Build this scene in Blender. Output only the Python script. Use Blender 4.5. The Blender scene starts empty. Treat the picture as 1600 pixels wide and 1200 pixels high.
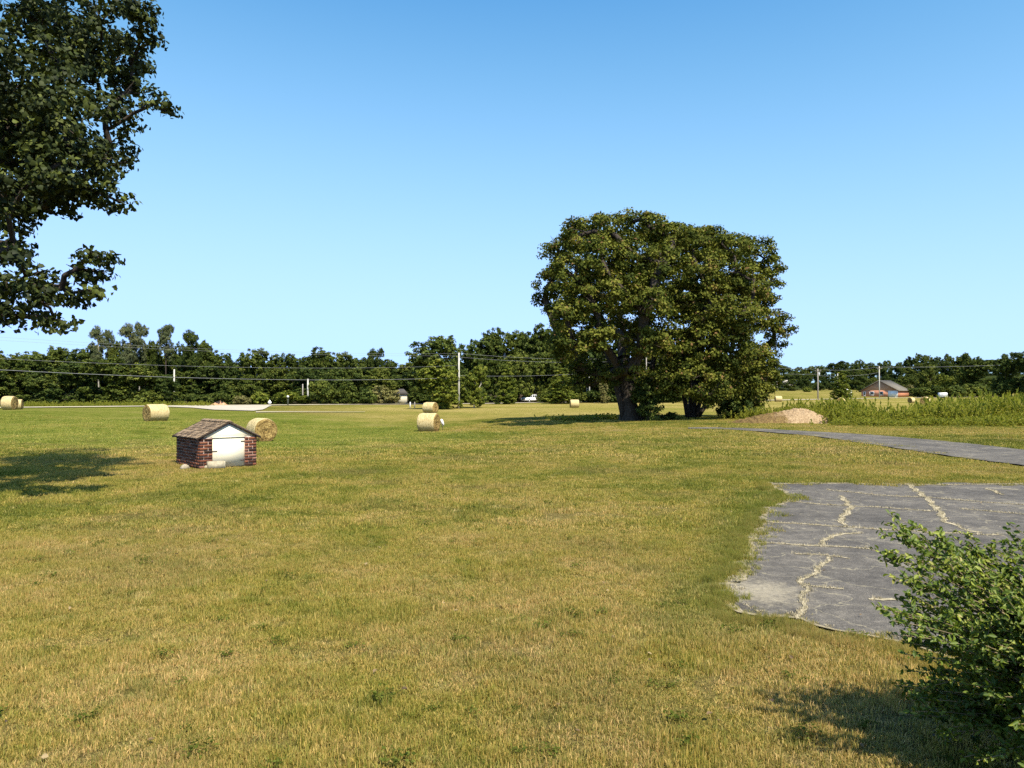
import bpy, math, random
import numpy as np
from mathutils import Vector, Matrix

random.seed(7)
RNG = np.random.default_rng(7)
sc = bpy.context.scene
COL = sc.collection

# ---------------------------------------------------------------- camera, light, exposure
CAM_H = 1.78
F = 1150.0            # focal length in pixels of the 1600 px wide photograph
HZ = 617.0            # image row of the eye level
cam_d = bpy.data.cameras.new("camera")
cam = bpy.data.objects.new("camera", cam_d)
COL.objects.link(cam)
cam_d.sensor_width = 36.0
cam_d.lens = 36.0 * F / 1600.0
cam_d.clip_start = 0.05
cam_d.clip_end = 12000.0
cam.location = (0, 0, CAM_H)
cam.rotation_euler = (math.radians(90) + math.atan((HZ - 600) / F), 0, 0)
sc.camera = cam

SUN_EL = math.radians(53)
SUN_H = Vector((0.50, -0.866, 0)).normalized()
sun_dir = Vector((SUN_H.x * math.cos(SUN_EL), SUN_H.y * math.cos(SUN_EL), math.sin(SUN_EL)))
world = bpy.data.worlds.new("World")
sc.world = world
world.use_nodes = True
wn = world.node_tree
wn.nodes.clear()
wo = wn.nodes.new("ShaderNodeOutputWorld")
wb = wn.nodes.new("ShaderNodeBackground")
ws = wn.nodes.new("ShaderNodeTexSky")
ws.sky_type = 'NISHITA'
ws.sun_disc = False
ws.sun_elevation = SUN_EL
ws.sun_rotation = math.atan2(SUN_H.x, SUN_H.y)
ws.altitude = 200
ws.air_density = 1.0
ws.dust_density = 0.35
ws.ozone_density = 3.0
wb.inputs[1].default_value = 0.147
# the phone's rendering of a clear sky: bluer overhead, softer towards the horizon
wsep = wn.nodes.new("ShaderNodeSeparateColor"); wcom = wn.nodes.new("ShaderNodeCombineColor")
wn.links.new(ws.outputs[0], wsep.inputs[0])
for ci, (pw, ml, sh) in enumerate(((0.95, 0.60, (2.34, 0.438, 0.642)), (0.74, 1.03, (3.66, 1.008, 0.963)), (0.80, 1.22, None))):
    def wm(op, v, k):
        q = wn.nodes.new("ShaderNodeMath"); q.operation = op
        for qi, val in enumerate((v, k)):
            if val is None: continue
            if isinstance(val, bpy.types.NodeSocket): wn.links.new(val, q.inputs[qi])
            else: q.inputs[qi].default_value = val
        return q.outputs[0]
    o_ = wm('MULTIPLY', wm('POWER', wsep.outputs[ci], pw), ml)
    if sh:        # soft shoulder of the phone's tone curve
        A_, x0_, s_ = sh
        e_ = wm('EXPONENT', wm('MULTIPLY', wm('SUBTRACT', o_, x0_), -1.0 / s_), None)
        o_ = wm('MAXIMUM', wm('MULTIPLY', wm('SUBTRACT', 1.0, e_), A_), 0.12 * A_)
    wn.links.new(o_, wcom.inputs[ci])
wn.links.new(wcom.outputs[0], wb.inputs[0])
wn.links.new(wb.outputs[0], wo.inputs[0])

sl = bpy.data.lights.new("sun", 'SUN')
sl.energy = 5.0
sl.angle = math.radians(0.5)
sl.color = (1.0, 0.93, 0.78)
so = bpy.data.objects.new("sun", sl)
COL.objects.link(so)
so.rotation_euler = (-sun_dir).to_track_quat('-Z', 'Y').to_euler()
so.location = (20, -40, 45)

sc.view_settings.view_transform = 'Standard'
sc.view_settings.look = 'None'
sc.view_settings.gamma = 1.0
sc.view_settings.use_curve_mapping = False
sc.view_settings.exposure = 0.85
sc.render.engine = 'CYCLES'
sc.cycles.use_denoising = False
sc.cycles.max_bounces = 6
sc.cycles.transparent_max_bounces = 8

# ---------------------------------------------------------------- helpers
def tag(o, label=None, cat=None, group=None, kind=None):
    if label: o['label'] = label
    if cat: o['category'] = cat
    if group: o['group'] = group
    if kind: o['kind'] = kind
    return o

def link(name, data, parent=None, loc=None, rot=None, scale=None):
    o = bpy.data.objects.new(name, data)
    COL.objects.link(o)
    if parent is not None: o.parent = parent
    if loc is not None: o.location = loc
    if rot is not None: o.rotation_euler = rot
    if scale is not None: o.scale = scale
    return o

def empty(name, loc, rz=0.0, parent=None):
    o = link(name, None, parent, loc, (0, 0, rz))
    o.empty_display_size = 0.3
    return o

def mesh_np(name, V, faces, mat=None, uv=None, smooth=False):
    """V (n,3); faces: list of arrays (each (m,k)) ; uv per vertex (n,2)"""
    me = bpy.data.meshes.new(name)
    V = np.asarray(V, dtype=np.float32)
    if not isinstance(faces, (list, tuple)): faces = [faces]
    faces = [np.asarray(f, dtype=np.int32) for f in faces if len(f)]
    loops = np.concatenate([f.ravel() for f in faces])
    tot = np.concatenate([np.full(len(f), f.shape[1], dtype=np.int32) for f in faces])
    start = np.concatenate([[0], np.cumsum(tot)[:-1]]).astype(np.int32)
    me.vertices.add(len(V)); me.vertices.foreach_set("co", V.ravel())
    me.loops.add(len(loops)); me.loops.foreach_set("vertex_index", loops)
    me.polygons.add(len(tot)); me.polygons.foreach_set("loop_start", start)
    me.polygons.foreach_set("loop_total", tot)
    if smooth: me.polygons.foreach_set("use_smooth", np.ones(len(tot), dtype=bool))
    if uv is not None:
        l = me.uv_layers.new(name="rnd")
        l.data.foreach_set("uv", np.asarray(uv, dtype=np.float32)[loops].ravel())
    me.update(calc_edges=True)
    if mat is not None: me.materials.append(mat)
    return me

class MB:
    """collects simple shapes into one mesh"""
    def __init__(s): s.v = []; s.f4 = []; s.f3 = []; s.n = 0
    def add(s, v, f4=(), f3=()):
        for f in f4: s.f4.append([i + s.n for i in f])
        for f in f3: s.f3.append([i + s.n for i in f])
        s.v.extend([tuple(p) for p in v]); s.n += len(v)
        return s
    def box(s, x0, y0, z0, x1, y1, z1, M=None):
        p = [(x0,y0,z0),(x1,y0,z0),(x1,y1,z0),(x0,y1,z0),(x0,y0,z1),(x1,y0,z1),(x1,y1,z1),(x0,y1,z1)]
        if M is not None: p = [tuple(M @ Vector(q)) for q in p]
        return s.add(p, [(0,3,2,1),(4,5,6,7),(0,1,5,4),(1,2,6,5),(2,3,7,6),(3,0,4,7)])
    def prism(s, poly, y0, y1):
        """poly in x,z extruded along y"""
        n = len(poly)
        p = [(x, y0, z) for x, z in poly] + [(x, y1, z) for x, z in poly]
        f4 = [(i, i + n, (i + 1) % n + n, (i + 1) % n) for i in range(n)]
        s.add(p, f4)
        b = s.n - 2 * n
        for i in range(1, n - 1):
            s.f3.append([b, b + i, b + i + 1]); s.f3.append([b + n, b + n + i + 1, b + n + i])
        return s
    def tube(s, pts, radii, seg=7, cap=True):
        pts = [Vector(p) for p in pts]
        if not hasattr(radii, '__len__'): radii = [radii] * len(pts)
        rings = []
        ref = Vector((0.13, 0.31, 0.94))
        vs = []
        for i, p in enumerate(pts):
            t = (pts[min(i + 1, len(pts) - 1)] - pts[max(i - 1, 0)])
            if t.length < 1e-9: t = Vector((0, 0, 1))
            t.normalize()
            a = t.cross(ref)
            if a.length < 0.2: a = t.cross(Vector((1, 0.1, 0)))
            a.normalize(); b = t.cross(a)
            for k in range(seg):
                an = 2 * math.pi * k / seg
                vs.append(p + (a * math.cos(an) + b * math.sin(an)) * radii[i])
        f4 = []
        for i in range(len(pts) - 1):
            for k in range(seg):
                k2 = (k + 1) % seg
                f4.append((i*seg + k, i*seg + k2, (i+1)*seg + k2, (i+1)*seg + k))
        f3 = []
        if cap:
            for k in range(1, seg - 1):
                f3.append((0, k + 1, k)); e = (len(pts) - 1) * seg
                f3.append((e, e + k, e + k + 1))
        return s.add(vs, f4, f3)
    def mesh(s, name, mat, smooth=False):
        fs = []
        if s.f4: fs.append(np.array(s.f4))
        if s.f3: fs.append(np.array(s.f3))
        return mesh_np(name, np.array(s.v), fs, mat, None, smooth)
    def obj(s, name, mat, parent=None, smooth=False, loc=None, rot=None):
        return link(name, s.mesh(name, mat, smooth), parent, loc, rot)

def pt(px, d, z=None, py=None):
    """point at depth d seen at image column px"""
    X = (px - 800.0) / F * d
    if py is not None: z = CAM_H + (HZ - py) / F * d
    return Vector((X, d, 0 if z is None else z))

def gd(py):  # depth on level ground z=0 for an image row
    return CAM_H * F / (py - HZ)

def sines(x, y, sc_, seed=0):
    r = np.random.default_rng(seed + 991)
    o = 0.0
    for k in range(6):
        a = r.uniform(0, 2*math.pi); fq = (0.6 + 0.35 * k) / sc_
        o = o + np.sin((x * math.cos(a) + y * math.sin(a)) * fq * 2 * math.pi + r.uniform(0, 6.28)) / (1 + 0.4 * k)
    return o / 2.6

# ---------------------------------------------------------------- terrain height
ctl = []
for d_ in (2.5, 5, 9, 14, 18, 24):
    for p_ in (-900, -200, 300, 800, 1300, 1800, 2500): ctl.append((p_, d_, 0.0))
def cy(px, d, py): ctl.append((px, d, CAM_H - (py - HZ) * d / F))
ctl += [(-900,42,-0.1),(-300,42,-0.3),(0,42,-0.45),(700,42,-0.7),(850,45,-0.48),(940,45,-0.38),(1020,46,-0.2),(1150,42,0.0),(1300,44,0),(1450,44,0),(1600,44,0),(1900,44,0),(2400,44,0)]
ctl += [(200,32,-0.25),(407,32,-0.45),(650,32,-0.3),(950,32,0),(1200,32,0),(1600,32,0)]
ctl += [(980,54,0.0),(1080,60,-0.02),(1150,52,0),(850,54,-0.35),(1400,56,0),(1700,56,0.1)]
ctl += [(-400,56,0.1),(-400,75,0.3),(1250,90,-0.2),(1050,85,-0.3),(1450,90,0.0),(1750,90,0.4)]
for a in [(407,42,690),(670,52,675),(243,56,658),(500,50,677),(15,74,640),(350,75,650),(670,91,645),(897,119,637),(500,95,645),
          (-200,80,643),(40,95,637),(300,95,639.5),(400,90,641.5),(200,112,635.5),(350,125,634),(500,140,632.8),(700,155,631.5),(900,170,628.5),(1100,190,626),
          (1280,210,624),(1450,230,621),(1650,240,618),(1290,150,630),(1220,180,628),(1450,150,630),(1650,150,626),
          (0,130,634),(200,160,633),(400,175,630.5),(600,185,629),(1385,255,622.5),(1000,150,632),(1250,320,612),(1350,300,614)]: cy(*a)
ctl += [(-400,250,1.0),(0,250,1.0),(400,250,1.5),(800,260,1.5),(-400,450,3),(0,450,3),(400,450,3),(800,450,5),
        (1000,430,6.5),(1150,430,7),(1250,430,8),(1350,430,10),(1450,430,15),(1560,430,14),(1750,430,13),(2200,430,10),
        (1150,350,3.5),(1250,360,4),(1350,350,4.5),(1450,340,5),(1600,330,5),(1900,330,5),
        (-400,900,6),(400,900,6),(1200,900,12),(1500,900,18),(2000,900,14),(-400,2000,8),(400,2000,8),(1200,2000,12),(2000,2000,12)]
CT = np.array([((p - 800) / F * d, d, z) for p, d, z in ctl])
def _uv(X, Y):
    r = np.hypot(X, Y)
    a = np.clip(np.arctan2(X, Y), -1.1, 1.1)
    return a * 3.2, np.log(np.maximum(r, 2.0)) * 2.0
CU, CV = _uv(CT[:, 0], CT[:, 1])
def ground_z(X, Y):
    X = np.asarray(X, dtype=float); Y = np.asarray(Y, dtype=float)
    sh = X.shape
    u, v = _uv(X.ravel(), Y.ravel())
    out = np.empty(u.shape)
    for i in range(0, len(u), 20000):
        du = u[i:i+20000, None] - CU[None]; dv = v[i:i+20000, None] - CV[None]
        q = du*du + dv*dv
        w = np.exp(-q / (2 * 0.20**2)) + 1e-4 / (1 + q * q * 20) + 1e-9
        out[i:i+20000] = (w * CT[None, :, 2]).sum(1) / w.sum(1)
    # behind the viewer: level
    ang = np.abs(np.arctan2(X.ravel(), Y.ravel()))
    k = np.clip((2.2 - ang) / 0.8, 0, 1)
    xr, yr = X.ravel(), Y.ravel()
    rr = np.hypot(xr, yr)
    und = sines(xr, yr, 2.6, 3) * 0.014 * np.exp(-(rr / 60.0) ** 2) * np.clip((1.7 - xr) / 1.0 + np.clip(yr - 16, 0, 1), 0, 1)
    return (out * k + und).reshape(sh)
def gz(x, y): return float(ground_z(np.array([x]), np.array([y]))[0])

# ---------------------------------------------------------------- materials
def new_mat(name):
    m = bpy.data.materials.new(name); m.use_nodes = True
    nt = m.node_tree
    b = nt.nodes["Principled BSDF"]
    b.inputs["Roughness"].default_value = 0.85
    b.inputs["Specular IOR Level"].default_value = 0.2
    return m, nt, b

def noise(nt, scale, detail=4, rough=0.55, vec=None, dim='3D'):
    n = nt.nodes.new("ShaderNodeTexNoise")
    n.inputs["Scale"].default_value = scale
    n.inputs["Detail"].default_value = detail
    n.inputs["Roughness"].default_value = rough
    if vec is not None: nt.links.new(vec, n.inputs["Vector"])
    return n.outputs["Fac"]

def ramp(nt, fac, stops):
    r = nt.nodes.new("ShaderNodeValToRGB")
    e = r.color_ramp.elements
    while len(e) < len(stops): e.new(0.5)
    for i, (p, c) in enumerate(stops):
        e[i].position = p
        e[i].color = tuple(c) + (1,) if hasattr(c, '__len__') else (c, c, c, 1)
    nt.links.new(fac, r.inputs[0])
    return r.outputs["Color"]

def mixc(nt, fac, a, b, mode='MIX'):
    m = nt.nodes.new("ShaderNodeMix"); m.data_type = 'RGBA'; m.blend_type = mode
    for sock, val in ((m.inputs[0], fac), (m.inputs[6], a), (m.inputs[7], b)):
        if isinstance(val, bpy.types.NodeSocket): nt.links.new(val, sock)
        elif hasattr(val, '__len__'): sock.default_value = tuple(val) + (1,)
        else: sock.default_value = val
    return m.outputs[2]

def maths(nt, op, a, b=None, clamp=False):
    m = nt.nodes.new("ShaderNodeMath"); m.operation = op; m.use_clamp = clamp
    for i, val in enumerate((a, b)):
        if val is None: continue
        if isinstance(val, bpy.types.NodeSocket): nt.links.new(val, m.inputs[i])
        else: m.inputs[i].default_value = val
    return m.outputs[0]

def maprange(nt, v, a, b, c=0.0, d=1.0):
    m = nt.nodes.new("ShaderNodeMapRange"); m.interpolation_type = 'SMOOTHSTEP'
    nt.links.new(v, m.inputs[0])
    for i, q in enumerate((a, b, c, d)): m.inputs[i + 1].default_value = q
    return m.outputs[0]

def bump(nt, b, h, strength=0.4, dist=0.02):
    n = nt.nodes.new("ShaderNodeBump")
    n.inputs["Strength"].default_value = strength; n.inputs["Distance"].default_value = dist
    nt.links.new(h, n.inputs["Height"]); nt.links.new(n.outputs[0], b.inputs["Normal"])

def pos(nt):
    return nt.nodes.new("ShaderNodeNewGeometry").outputs["Position"]
def objco(nt):
    return nt.nodes.new("ShaderNodeTexCoord").outputs["Object"]

def simple(name, c1, c2=None, scale=8, rough=0.85, bmp=0.3, dist=0.01, spec=0.2, useobj=True, metal=0.0, detail=5):
    m, nt, b = new_mat(name)
    c2 = c2 or tuple(x * 0.75 for x in c1)
    v = objco(nt) if useobj else pos(nt)
    n = noise(nt, scale, detail, 0.6, v)
    nt.links.new(ramp(nt, n, [(0.35, c1), (0.65, c2)]), b.inputs["Base Color"])
    b.inputs["Roughness"].default_value = rough
    b.inputs["Specular IOR Level"].default_value = spec
    b.inputs["Metallic"].default_value = metal
    if bmp: bump(nt, b, noise(nt, scale * 4, 4, 0.6, v), bmp, dist)
    return m

# the lawn's own colour as a function of the place (shared by soil sheet and blades)
def make_lawn_group():
    g = bpy.data.node_groups.new("lawn_colour", 'ShaderNodeTree')
    g.interface.new_socket("Color", in_out='OUTPUT', socket_type='NodeSocketColor')
    g.interface.new_socket("Dry", in_out='OUTPUT', socket_type='NodeSocketFloat')
    go = g.nodes.new("NodeGroupOutput")
    P = pos(g)
    sep = g.nodes.new("ShaderNodeSeparateXYZ"); g.links.new(P, sep.inputs[0])
    X, Y = sep.outputs[0], sep.outputs[1]
    n1 = noise(g, 0.13, 3, 0.5, P); n2 = noise(g, 0.75, 4, 0.6, P); n3 = noise(g, 4.0, 3, 0.6, P)
    n4 = noise(g, 0.035, 3, 0.5, P)
    s = maths(g, 'ADD', maths(g, 'MULTIPLY', n1, 0.42), maths(g, 'ADD', maths(g, 'MULTIPLY', n2, 0.42), maths(g, 'MULTIPLY', n3, 0.20)))
    near = maprange(g, Y, 4.0, 14.0, 0.075, 0.0)
    s = maths(g, 'ADD', s, near)
    base = ramp(g, s, [(0.40, (0.105, 0.115, 0.016)), (0.47, (0.165, 0.165, 0.027)), (0.525, (0.245, 0.210, 0.047)),
                       (0.575, (0.275, 0.222, 0.063)), (0.635, (0.315, 0.242, 0.09))])
    # greener hay field, left and middle distance
    wob = maths(g, 'MULTIPLY', maths(g, 'SUBTRACT', n1, 0.5), 14.0)
    yw = maths(g, 'ADD', Y, wob)
    gm = maths(g, 'MULTIPLY', maprange(g, yw, 21.0, 32.0), maprange(g, maths(g, 'ADD', yw, maths(g, 'MULTIPLY', X, 1.1)), 48.0, 66.0, 1.0, 0.0))
    gm = maths(g, 'MULTIPLY', gm, maprange(g, maths(g, 'ADD', X, wob), -10.0, 3.0, 1.0, 0.0))
    gcol = ramp(g, s, [(0.38, (0.115, 0.15, 0.020)), (0.50, (0.175, 0.20, 0.032)), (0.62, (0.25, 0.24, 0.055))])
    c = mixc(g, maths(g, 'MULTIPLY', gm, 0.85), base, gcol)
    # golden stubble further out
    om = maths(g, 'MULTIPLY', maprange(g, yw, 62.0, 74.0), maprange(g, yw, 150.0, 260.0, 1.0, 0.35))
    om = maths(g, 'MULTIPLY', om, maprange(g, maths(g, 'DIVIDE', X, Y), -0.30, -0.16))
    ocol = ramp(g, maths(g, 'ADD', maths(g, 'MULTIPLY', n4, 0.6), maths(g, 'MULTIPLY', n2, 0.4)),
                [(0.38, (0.20, 0.21, 0.04)), (0.47, (0.30, 0.25, 0.06)), (0.60, (0.42, 0.33, 0.11))])
    c = mixc(g, om, c, ocol)
    # wooded hills far away
    c = mixc(g, maprange(g, Y, 330.0, 380.0), c, (0.035, 0.05, 0.015))
    fl = maths(g, 'MULTIPLY', maprange(g, maths(g, 'SUBTRACT', Y, maths(g, 'MULTIPLY', X, 0.22)), 163.0, 168.0), maprange(g, maths(g, 'DIVIDE', X, Y), 0.16, 0.19, 1.0, 0.0))
    c = mixc(g, fl, c, (0.055, 0.048, 0.025))
    tt = maths(g, 'SUBTRACT', maths(g, 'ADD', X, maths(g, 'MULTIPLY', maths(g, 'SUBTRACT', n2, 0.5), 1.6)), maths(g, 'SUBTRACT', maths(g, 'MULTIPLY', Y, 0.395), 0.65))
    pm = maths(g, 'MULTIPLY', maprange(g, tt, -0.95, -0.25), maths(g, 'MULTIPLY', maprange(g, Y, 4.8, 6.2), maprange(g, Y, 12.5, 14.5, 1.0, 0.0)))
    c = mixc(g, maths(g, 'MULTIPLY', pm, 0.5), c, (0.10, 0.135, 0.02))
    n5 = noise(g, 1.9, 4, 0.65, P)
    c = mixc(g, maths(g, 'MULTIPLY', ramp(g, n5, [(0.56, 0.0), (0.68, 1.0)]), maprange(g, Y, 30.0, 60.0, 0.36, 0.10)), c, (0.075, 0.105, 0.02))
    n7 = noise(g, 0.33, 5, 0.6, P)
    c = mixc(g, maths(g, 'MULTIPLY', ramp(g, n7, [(0.50, 0.0), (0.62, 1.0)]), maprange(g, Y, 25.0, 45.0, 0.45, 0.0)), c, (0.185, 0.150, 0.055))
    n6 = noise(g, 2.7, 4, 0.65, P)
    c = mixc(g, maths(g, 'MULTIPLY', ramp(g, n6, [(0.58, 0.0), (0.70, 1.0)]), 0.5), c, (0.42, 0.35, 0.15))
    g.links.new(c, go.inputs[0]); g.links.new(s, go.inputs[1])
    return g
LAWN = make_lawn_group()
def lawn(nt):
    n = nt.nodes.new("ShaderNodeGroup"); n.node_tree = LAWN
    return n.outputs[0], n.outputs[1]

def mat_ground():
    m, nt, b = new_mat("lawn_ground")
    c, s = lawn(nt)
    P = pos(nt)
    f = noise(nt, 22.0, 5, 0.7, P)
    f2 = noise(nt, 90.0, 3, 0.7, P)
    v = maths(nt, 'ADD', maths(nt, 'MULTIPLY', f, 0.6), maths(nt, 'MULTIPLY', f2, 0.4))
    c = mixc(nt, 1.0, c, ramp(nt, v, [(0.38, 0.24), (0.5, 0.66), (0.60, 1.12)]), 'MULTIPLY')
    nt.links.new(c, b.inputs["Base Color"])
    b.inputs["Roughness"].default_value = 1.0
    b.inputs["Specular IOR Level"].default_value = 0.0
    bump(nt, b, v, 1.0, 0.08)
    return m
def mat_blade():
    m, nt, b = new_mat("grass_blade")
    c, s = lawn(nt)
    uv = nt.nodes.new("ShaderNodeUVMap"); uv.uv_map = "rnd"
    sp = nt.nodes.new("ShaderNodeSeparateXYZ"); nt.links.new(uv.outputs[0], sp.inputs[0])
    r, h = sp.outputs[0], sp.outputs[1]
    tint = ramp(nt, r, [(0.0, (0.34, 0.50, 0.25)), (0.3, (0.74, 0.86, 0.58)), (0.6, (1.12, 1.04, 0.95)), (0.82, (1.42, 1.28, 1.25)), (1.0, (1.95, 1.75, 1.85))])
    c = mixc(nt, 1.0, c, tint, 'MULTIPLY')
    c = mixc(nt, 1.0, c, (1.36, 1.29, 1.45), 'MULTIPLY')
    return leafify(m, nt, b, c, 0.35)
def leafify(m, nt, b, c, trans=0.3, rough=0.6, spec=0.25):
    nt.links.new(c, b.inputs["Base Color"])
    b.inputs["Roughness"].default_value = rough
    b.inputs["Specular IOR Level"].default_value = spec
    tr = nt.nodes.new("ShaderNodeBsdfTranslucent")
    nt.links.new(mixc(nt, 1.0, c, (1.25, 1.3, 0.6), 'MULTIPLY'), tr.inputs[0])
    mx = nt.nodes.new("ShaderNodeMixShader"); mx.inputs[0].default_value = trans
    nt.links.new(b.outputs[0], mx.inputs[1]); nt.links.new(tr.outputs[0], mx.inputs[2])
    nt.links.new(mx.outputs[0], nt.nodes["Material Output"].inputs[0])
    return m
def mat_leaf(name, dark, mid, light, trans=0.3, rough=0.55, spec=0.3, objvar=0.0, rare=None):
    m, nt, b = new_mat(name)
    uv = nt.nodes.new("ShaderNodeUVMap"); uv.uv_map = "rnd"
    sp = nt.nodes.new("ShaderNodeSeparateXYZ"); nt.links.new(uv.outputs[0], sp.inputs[0])
    v = sp.outputs[0]
    if objvar:
        oi = nt.nodes.new("ShaderNodeObjectInfo")
        v = maths(nt, 'ADD', v, maths(nt, 'MULTIPLY', maths(nt, 'SUBTRACT', oi.outputs["Random"], 0.5), objvar), True)
    st = [(0.0, dark), (0.5, mid), (0.93, light)]
    if rare: st += [(0.97, rare)]
    c = ramp(nt, v, st)
    return leafify(m, nt, b, c, trans, rough, spec)
def mat_bark(name, c1, c2):
    m, nt, b = new_mat(name)
    v = objco(nt)
    mp = nt.nodes.new("ShaderNodeMapping"); mp.inputs["Scale"].default_value = (6, 6, 0.9)
    nt.links.new(v, mp.inputs[0])
    n = noise(nt, 2.0, 6, 0.65, mp.outputs[0])
    nt.links.new(ramp(nt, n, [(0.35, c1), (0.65, c2)]), b.inputs["Base Color"])
    bump(nt, b, n, 0.8, 0.04)
    return m

M_ground = mat_ground()
M_blade = mat_blade()
M_bark = mat_bark("bark", (0.022, 0.017, 0.012), (0.07, 0.055, 0.042))
M_bark_pale = mat_bark("bark_pale", (0.22, 0.20, 0.16), (0.38, 0.35, 0.29))
M_big_leaf = mat_leaf("walnut_leaf", (0.030, 0.042, 0.006), (0.090, 0.102, 0.014), (0.19, 0.185, 0.03), 0.15, 0.7, 0.08, rare=(0.17, 0.10, 0.04))
M_left_leaf = mat_leaf("maple_leaf", (0.014, 0.020, 0.005), (0.028, 0.038, 0.008), (0.085, 0.10, 0.018), 0.12, 0.6, 0.15)
M_bush_leaf = mat_leaf("shrub_leaf", (0.035, 0.065, 0.010), (0.10, 0.145, 0.018), (0.30, 0.33, 0.055), 0.3, 0.5, 0.25, rare=(0.30, 0.27, 0.08))
M_far_dark = mat_leaf("forest_leaf_dark", (0.020, 0.034, 0.007), (0.055, 0.078, 0.015), (0.115, 0.135, 0.026), 0.15, spec=0.08, objvar=0.5)
M_far_mid = mat_leaf("forest_leaf", (0.030, 0.045, 0.008), (0.070, 0.090, 0.014), (0.15, 0.165, 0.03), 0.18, spec=0.08, objvar=0.5)
M_far_light = mat_leaf("young_leaf", (0.05, 0.075, 0.010), (0.125, 0.15, 0.020), (0.22, 0.225, 0.035), 0.2, spec=0.08, objvar=0.2)
M_far_tan = mat_leaf("tan_leaf", (0.10, 0.10, 0.03), (0.19, 0.175, 0.06), (0.28, 0.24, 0.10), 0.2, spec=0.08, objvar=0.2)
M_pine = mat_leaf("pine_needle", (0.05, 0.068, 0.03), (0.10, 0.12, 0.05), (0.17, 0.175, 0.08), 0.15, spec=0.08, objvar=0.3)
M_weed = mat_leaf("weed_leaf", (0.12, 0.135, 0.018), (0.27, 0.275, 0.042), (0.46, 0.40, 0.11), 0.42, spec=0.05, rare=(0.36, 0.29, 0.13))
M_fallen = mat_leaf("dead_leaf", (0.07, 0.045, 0.02), (0.17, 0.11, 0.05), (0.30, 0.22, 0.11), 0.1)
M_lawnweed = mat_leaf("lawn_weed_leaf", (0.045, 0.06, 0.010), (0.085, 0.105, 0.017), (0.14, 0.16, 0.03), 0.3, 0.8, 0.03)
M_straw = simple("straw", (0.62, 0.49, 0.25), (0.44, 0.32, 0.14), 14, 0.9, 0.8, 0.03)
M_dry = simple("dry_grass", (0.48, 0.41, 0.28), (0.27, 0.23, 0.14), 12, 1.0, 0.6, 0.02, 0.05, False)

# ---------------------------------------------------------------- ground sheet
def build_ground():
    nr, na = 260, 288
    r = np.concatenate([[0.0], np.geomspace(0.8, 5000, nr - 1)])
    # angles denser in front
    t = np.linspace(-1, 1, na, endpoint=False)
    a = (t * 0.55 + 0.45 * t**3) * math.pi
    R, A = np.meshgrid(r, a, indexing='ij')
    X = R * np.sin(A); Y = R * np.cos(A)
    Z = ground_z(X, Y)
    V = np.stack([X, Y, Z], -1).reshape(-1, 3)
    i, j = np.meshgrid(np.arange(nr - 1), np.arange(na), indexing='ij')
    j2 = (j + 1) % na
    Fq = np.stack([i * na + j, i * na + j2, (i + 1) * na + j2, (i + 1) * na + j], -1).reshape(-1, 4)
    Fq = Fq[:, ::-1]
    me = mesh_np("ground", V, Fq, M_ground, None, True)
    return tag(link("ground", me), None, None, None, 'structure')
build_ground()

# ---------------------------------------------------------------- polygons of pad and drive
def at_px(px, py):
    d = gd(py); return ((px - 800) / F * d, d)
pad_px = [(1200,755),(1204,762),(1222,768),(1228,780),(1214,790),(1193,793),(1190,806),(1186,822),(1178,836),(1170,850),(1172,862),
          (1158,876),(1162,896),(1142,908),(1140,926),(1148,945),(1160,955),(1190,962),(1225,960),(1250,966),(1275,976),(1300,984),
          (1340,990),(1380,996),(1440,1010),(1520,1040),(1640,1090),(1900,1200)]
pad_w = [at_px(*p) for p in pad_px]
# smooth wobble on the left/near edge
def refine(poly, n=6, amp=0.03, seed=1):
    r = random.Random(seed); out = []
    for (x0, y0), (x1, y1) in zip(poly[:-1], poly[1:]):
        L = math.hypot(x1 - x0, y1 - y0)
        k = max(1, min(n, int(L / 0.12)))
        for i in range(k):
            t = i / k
            j = 0 if i == 0 else amp
            out.append((x0 + (x1 - x0) * t + r.uniform(-j, j), y0 + (y1 - y0) * t + r.uniform(-j, j)))
    out.append(poly[-1]); return out
pad_edge = refine(pad_w, 14, 0.035, 3)
pad_poly = pad_edge + [(14.5, 3.4), (14.5, 14.2), (13.8, 14.85), (12.0, 14.9), (10.0, 14.75), (8.9, 14.9), (7.6, 14.6), (6.4, 14.85)]

up = [(1075,665.2),(1120,667),(1190,670.5),(1270,675),(1360,680),(1450,688),(1520,695),(1600,704),(1700,718),(1900,750),(2200,810)]
lo = [(1075,667),(1120,670),(1190,675),(1270,682),(1360,695),(1450,709),(1520,719),(1600,729),(1700,748),(1900,790),(2200,870)]
UP = [at_px(*p) for p in up]; LO = [at_px(*p) for p in lo]
drive_poly = UP + LO[::-1]

def inside(px_, py_, poly):
    px_ = np.asarray(px_); py_ = np.asarray(py_)
    c = np.zeros(px_.shape, bool)
    n = len(poly)
    for i in range(n):
        x0, y0 = poly[i]; x1, y1 = poly[(i + 1) % n]
        if y0 == y1: continue
        t = ((y0 > py_) != (y1 > py_)) & (px_ < (x1 - x0) * (py_ - y0) / (y1 - y0) + x0)
        c ^= t
    return c

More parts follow.
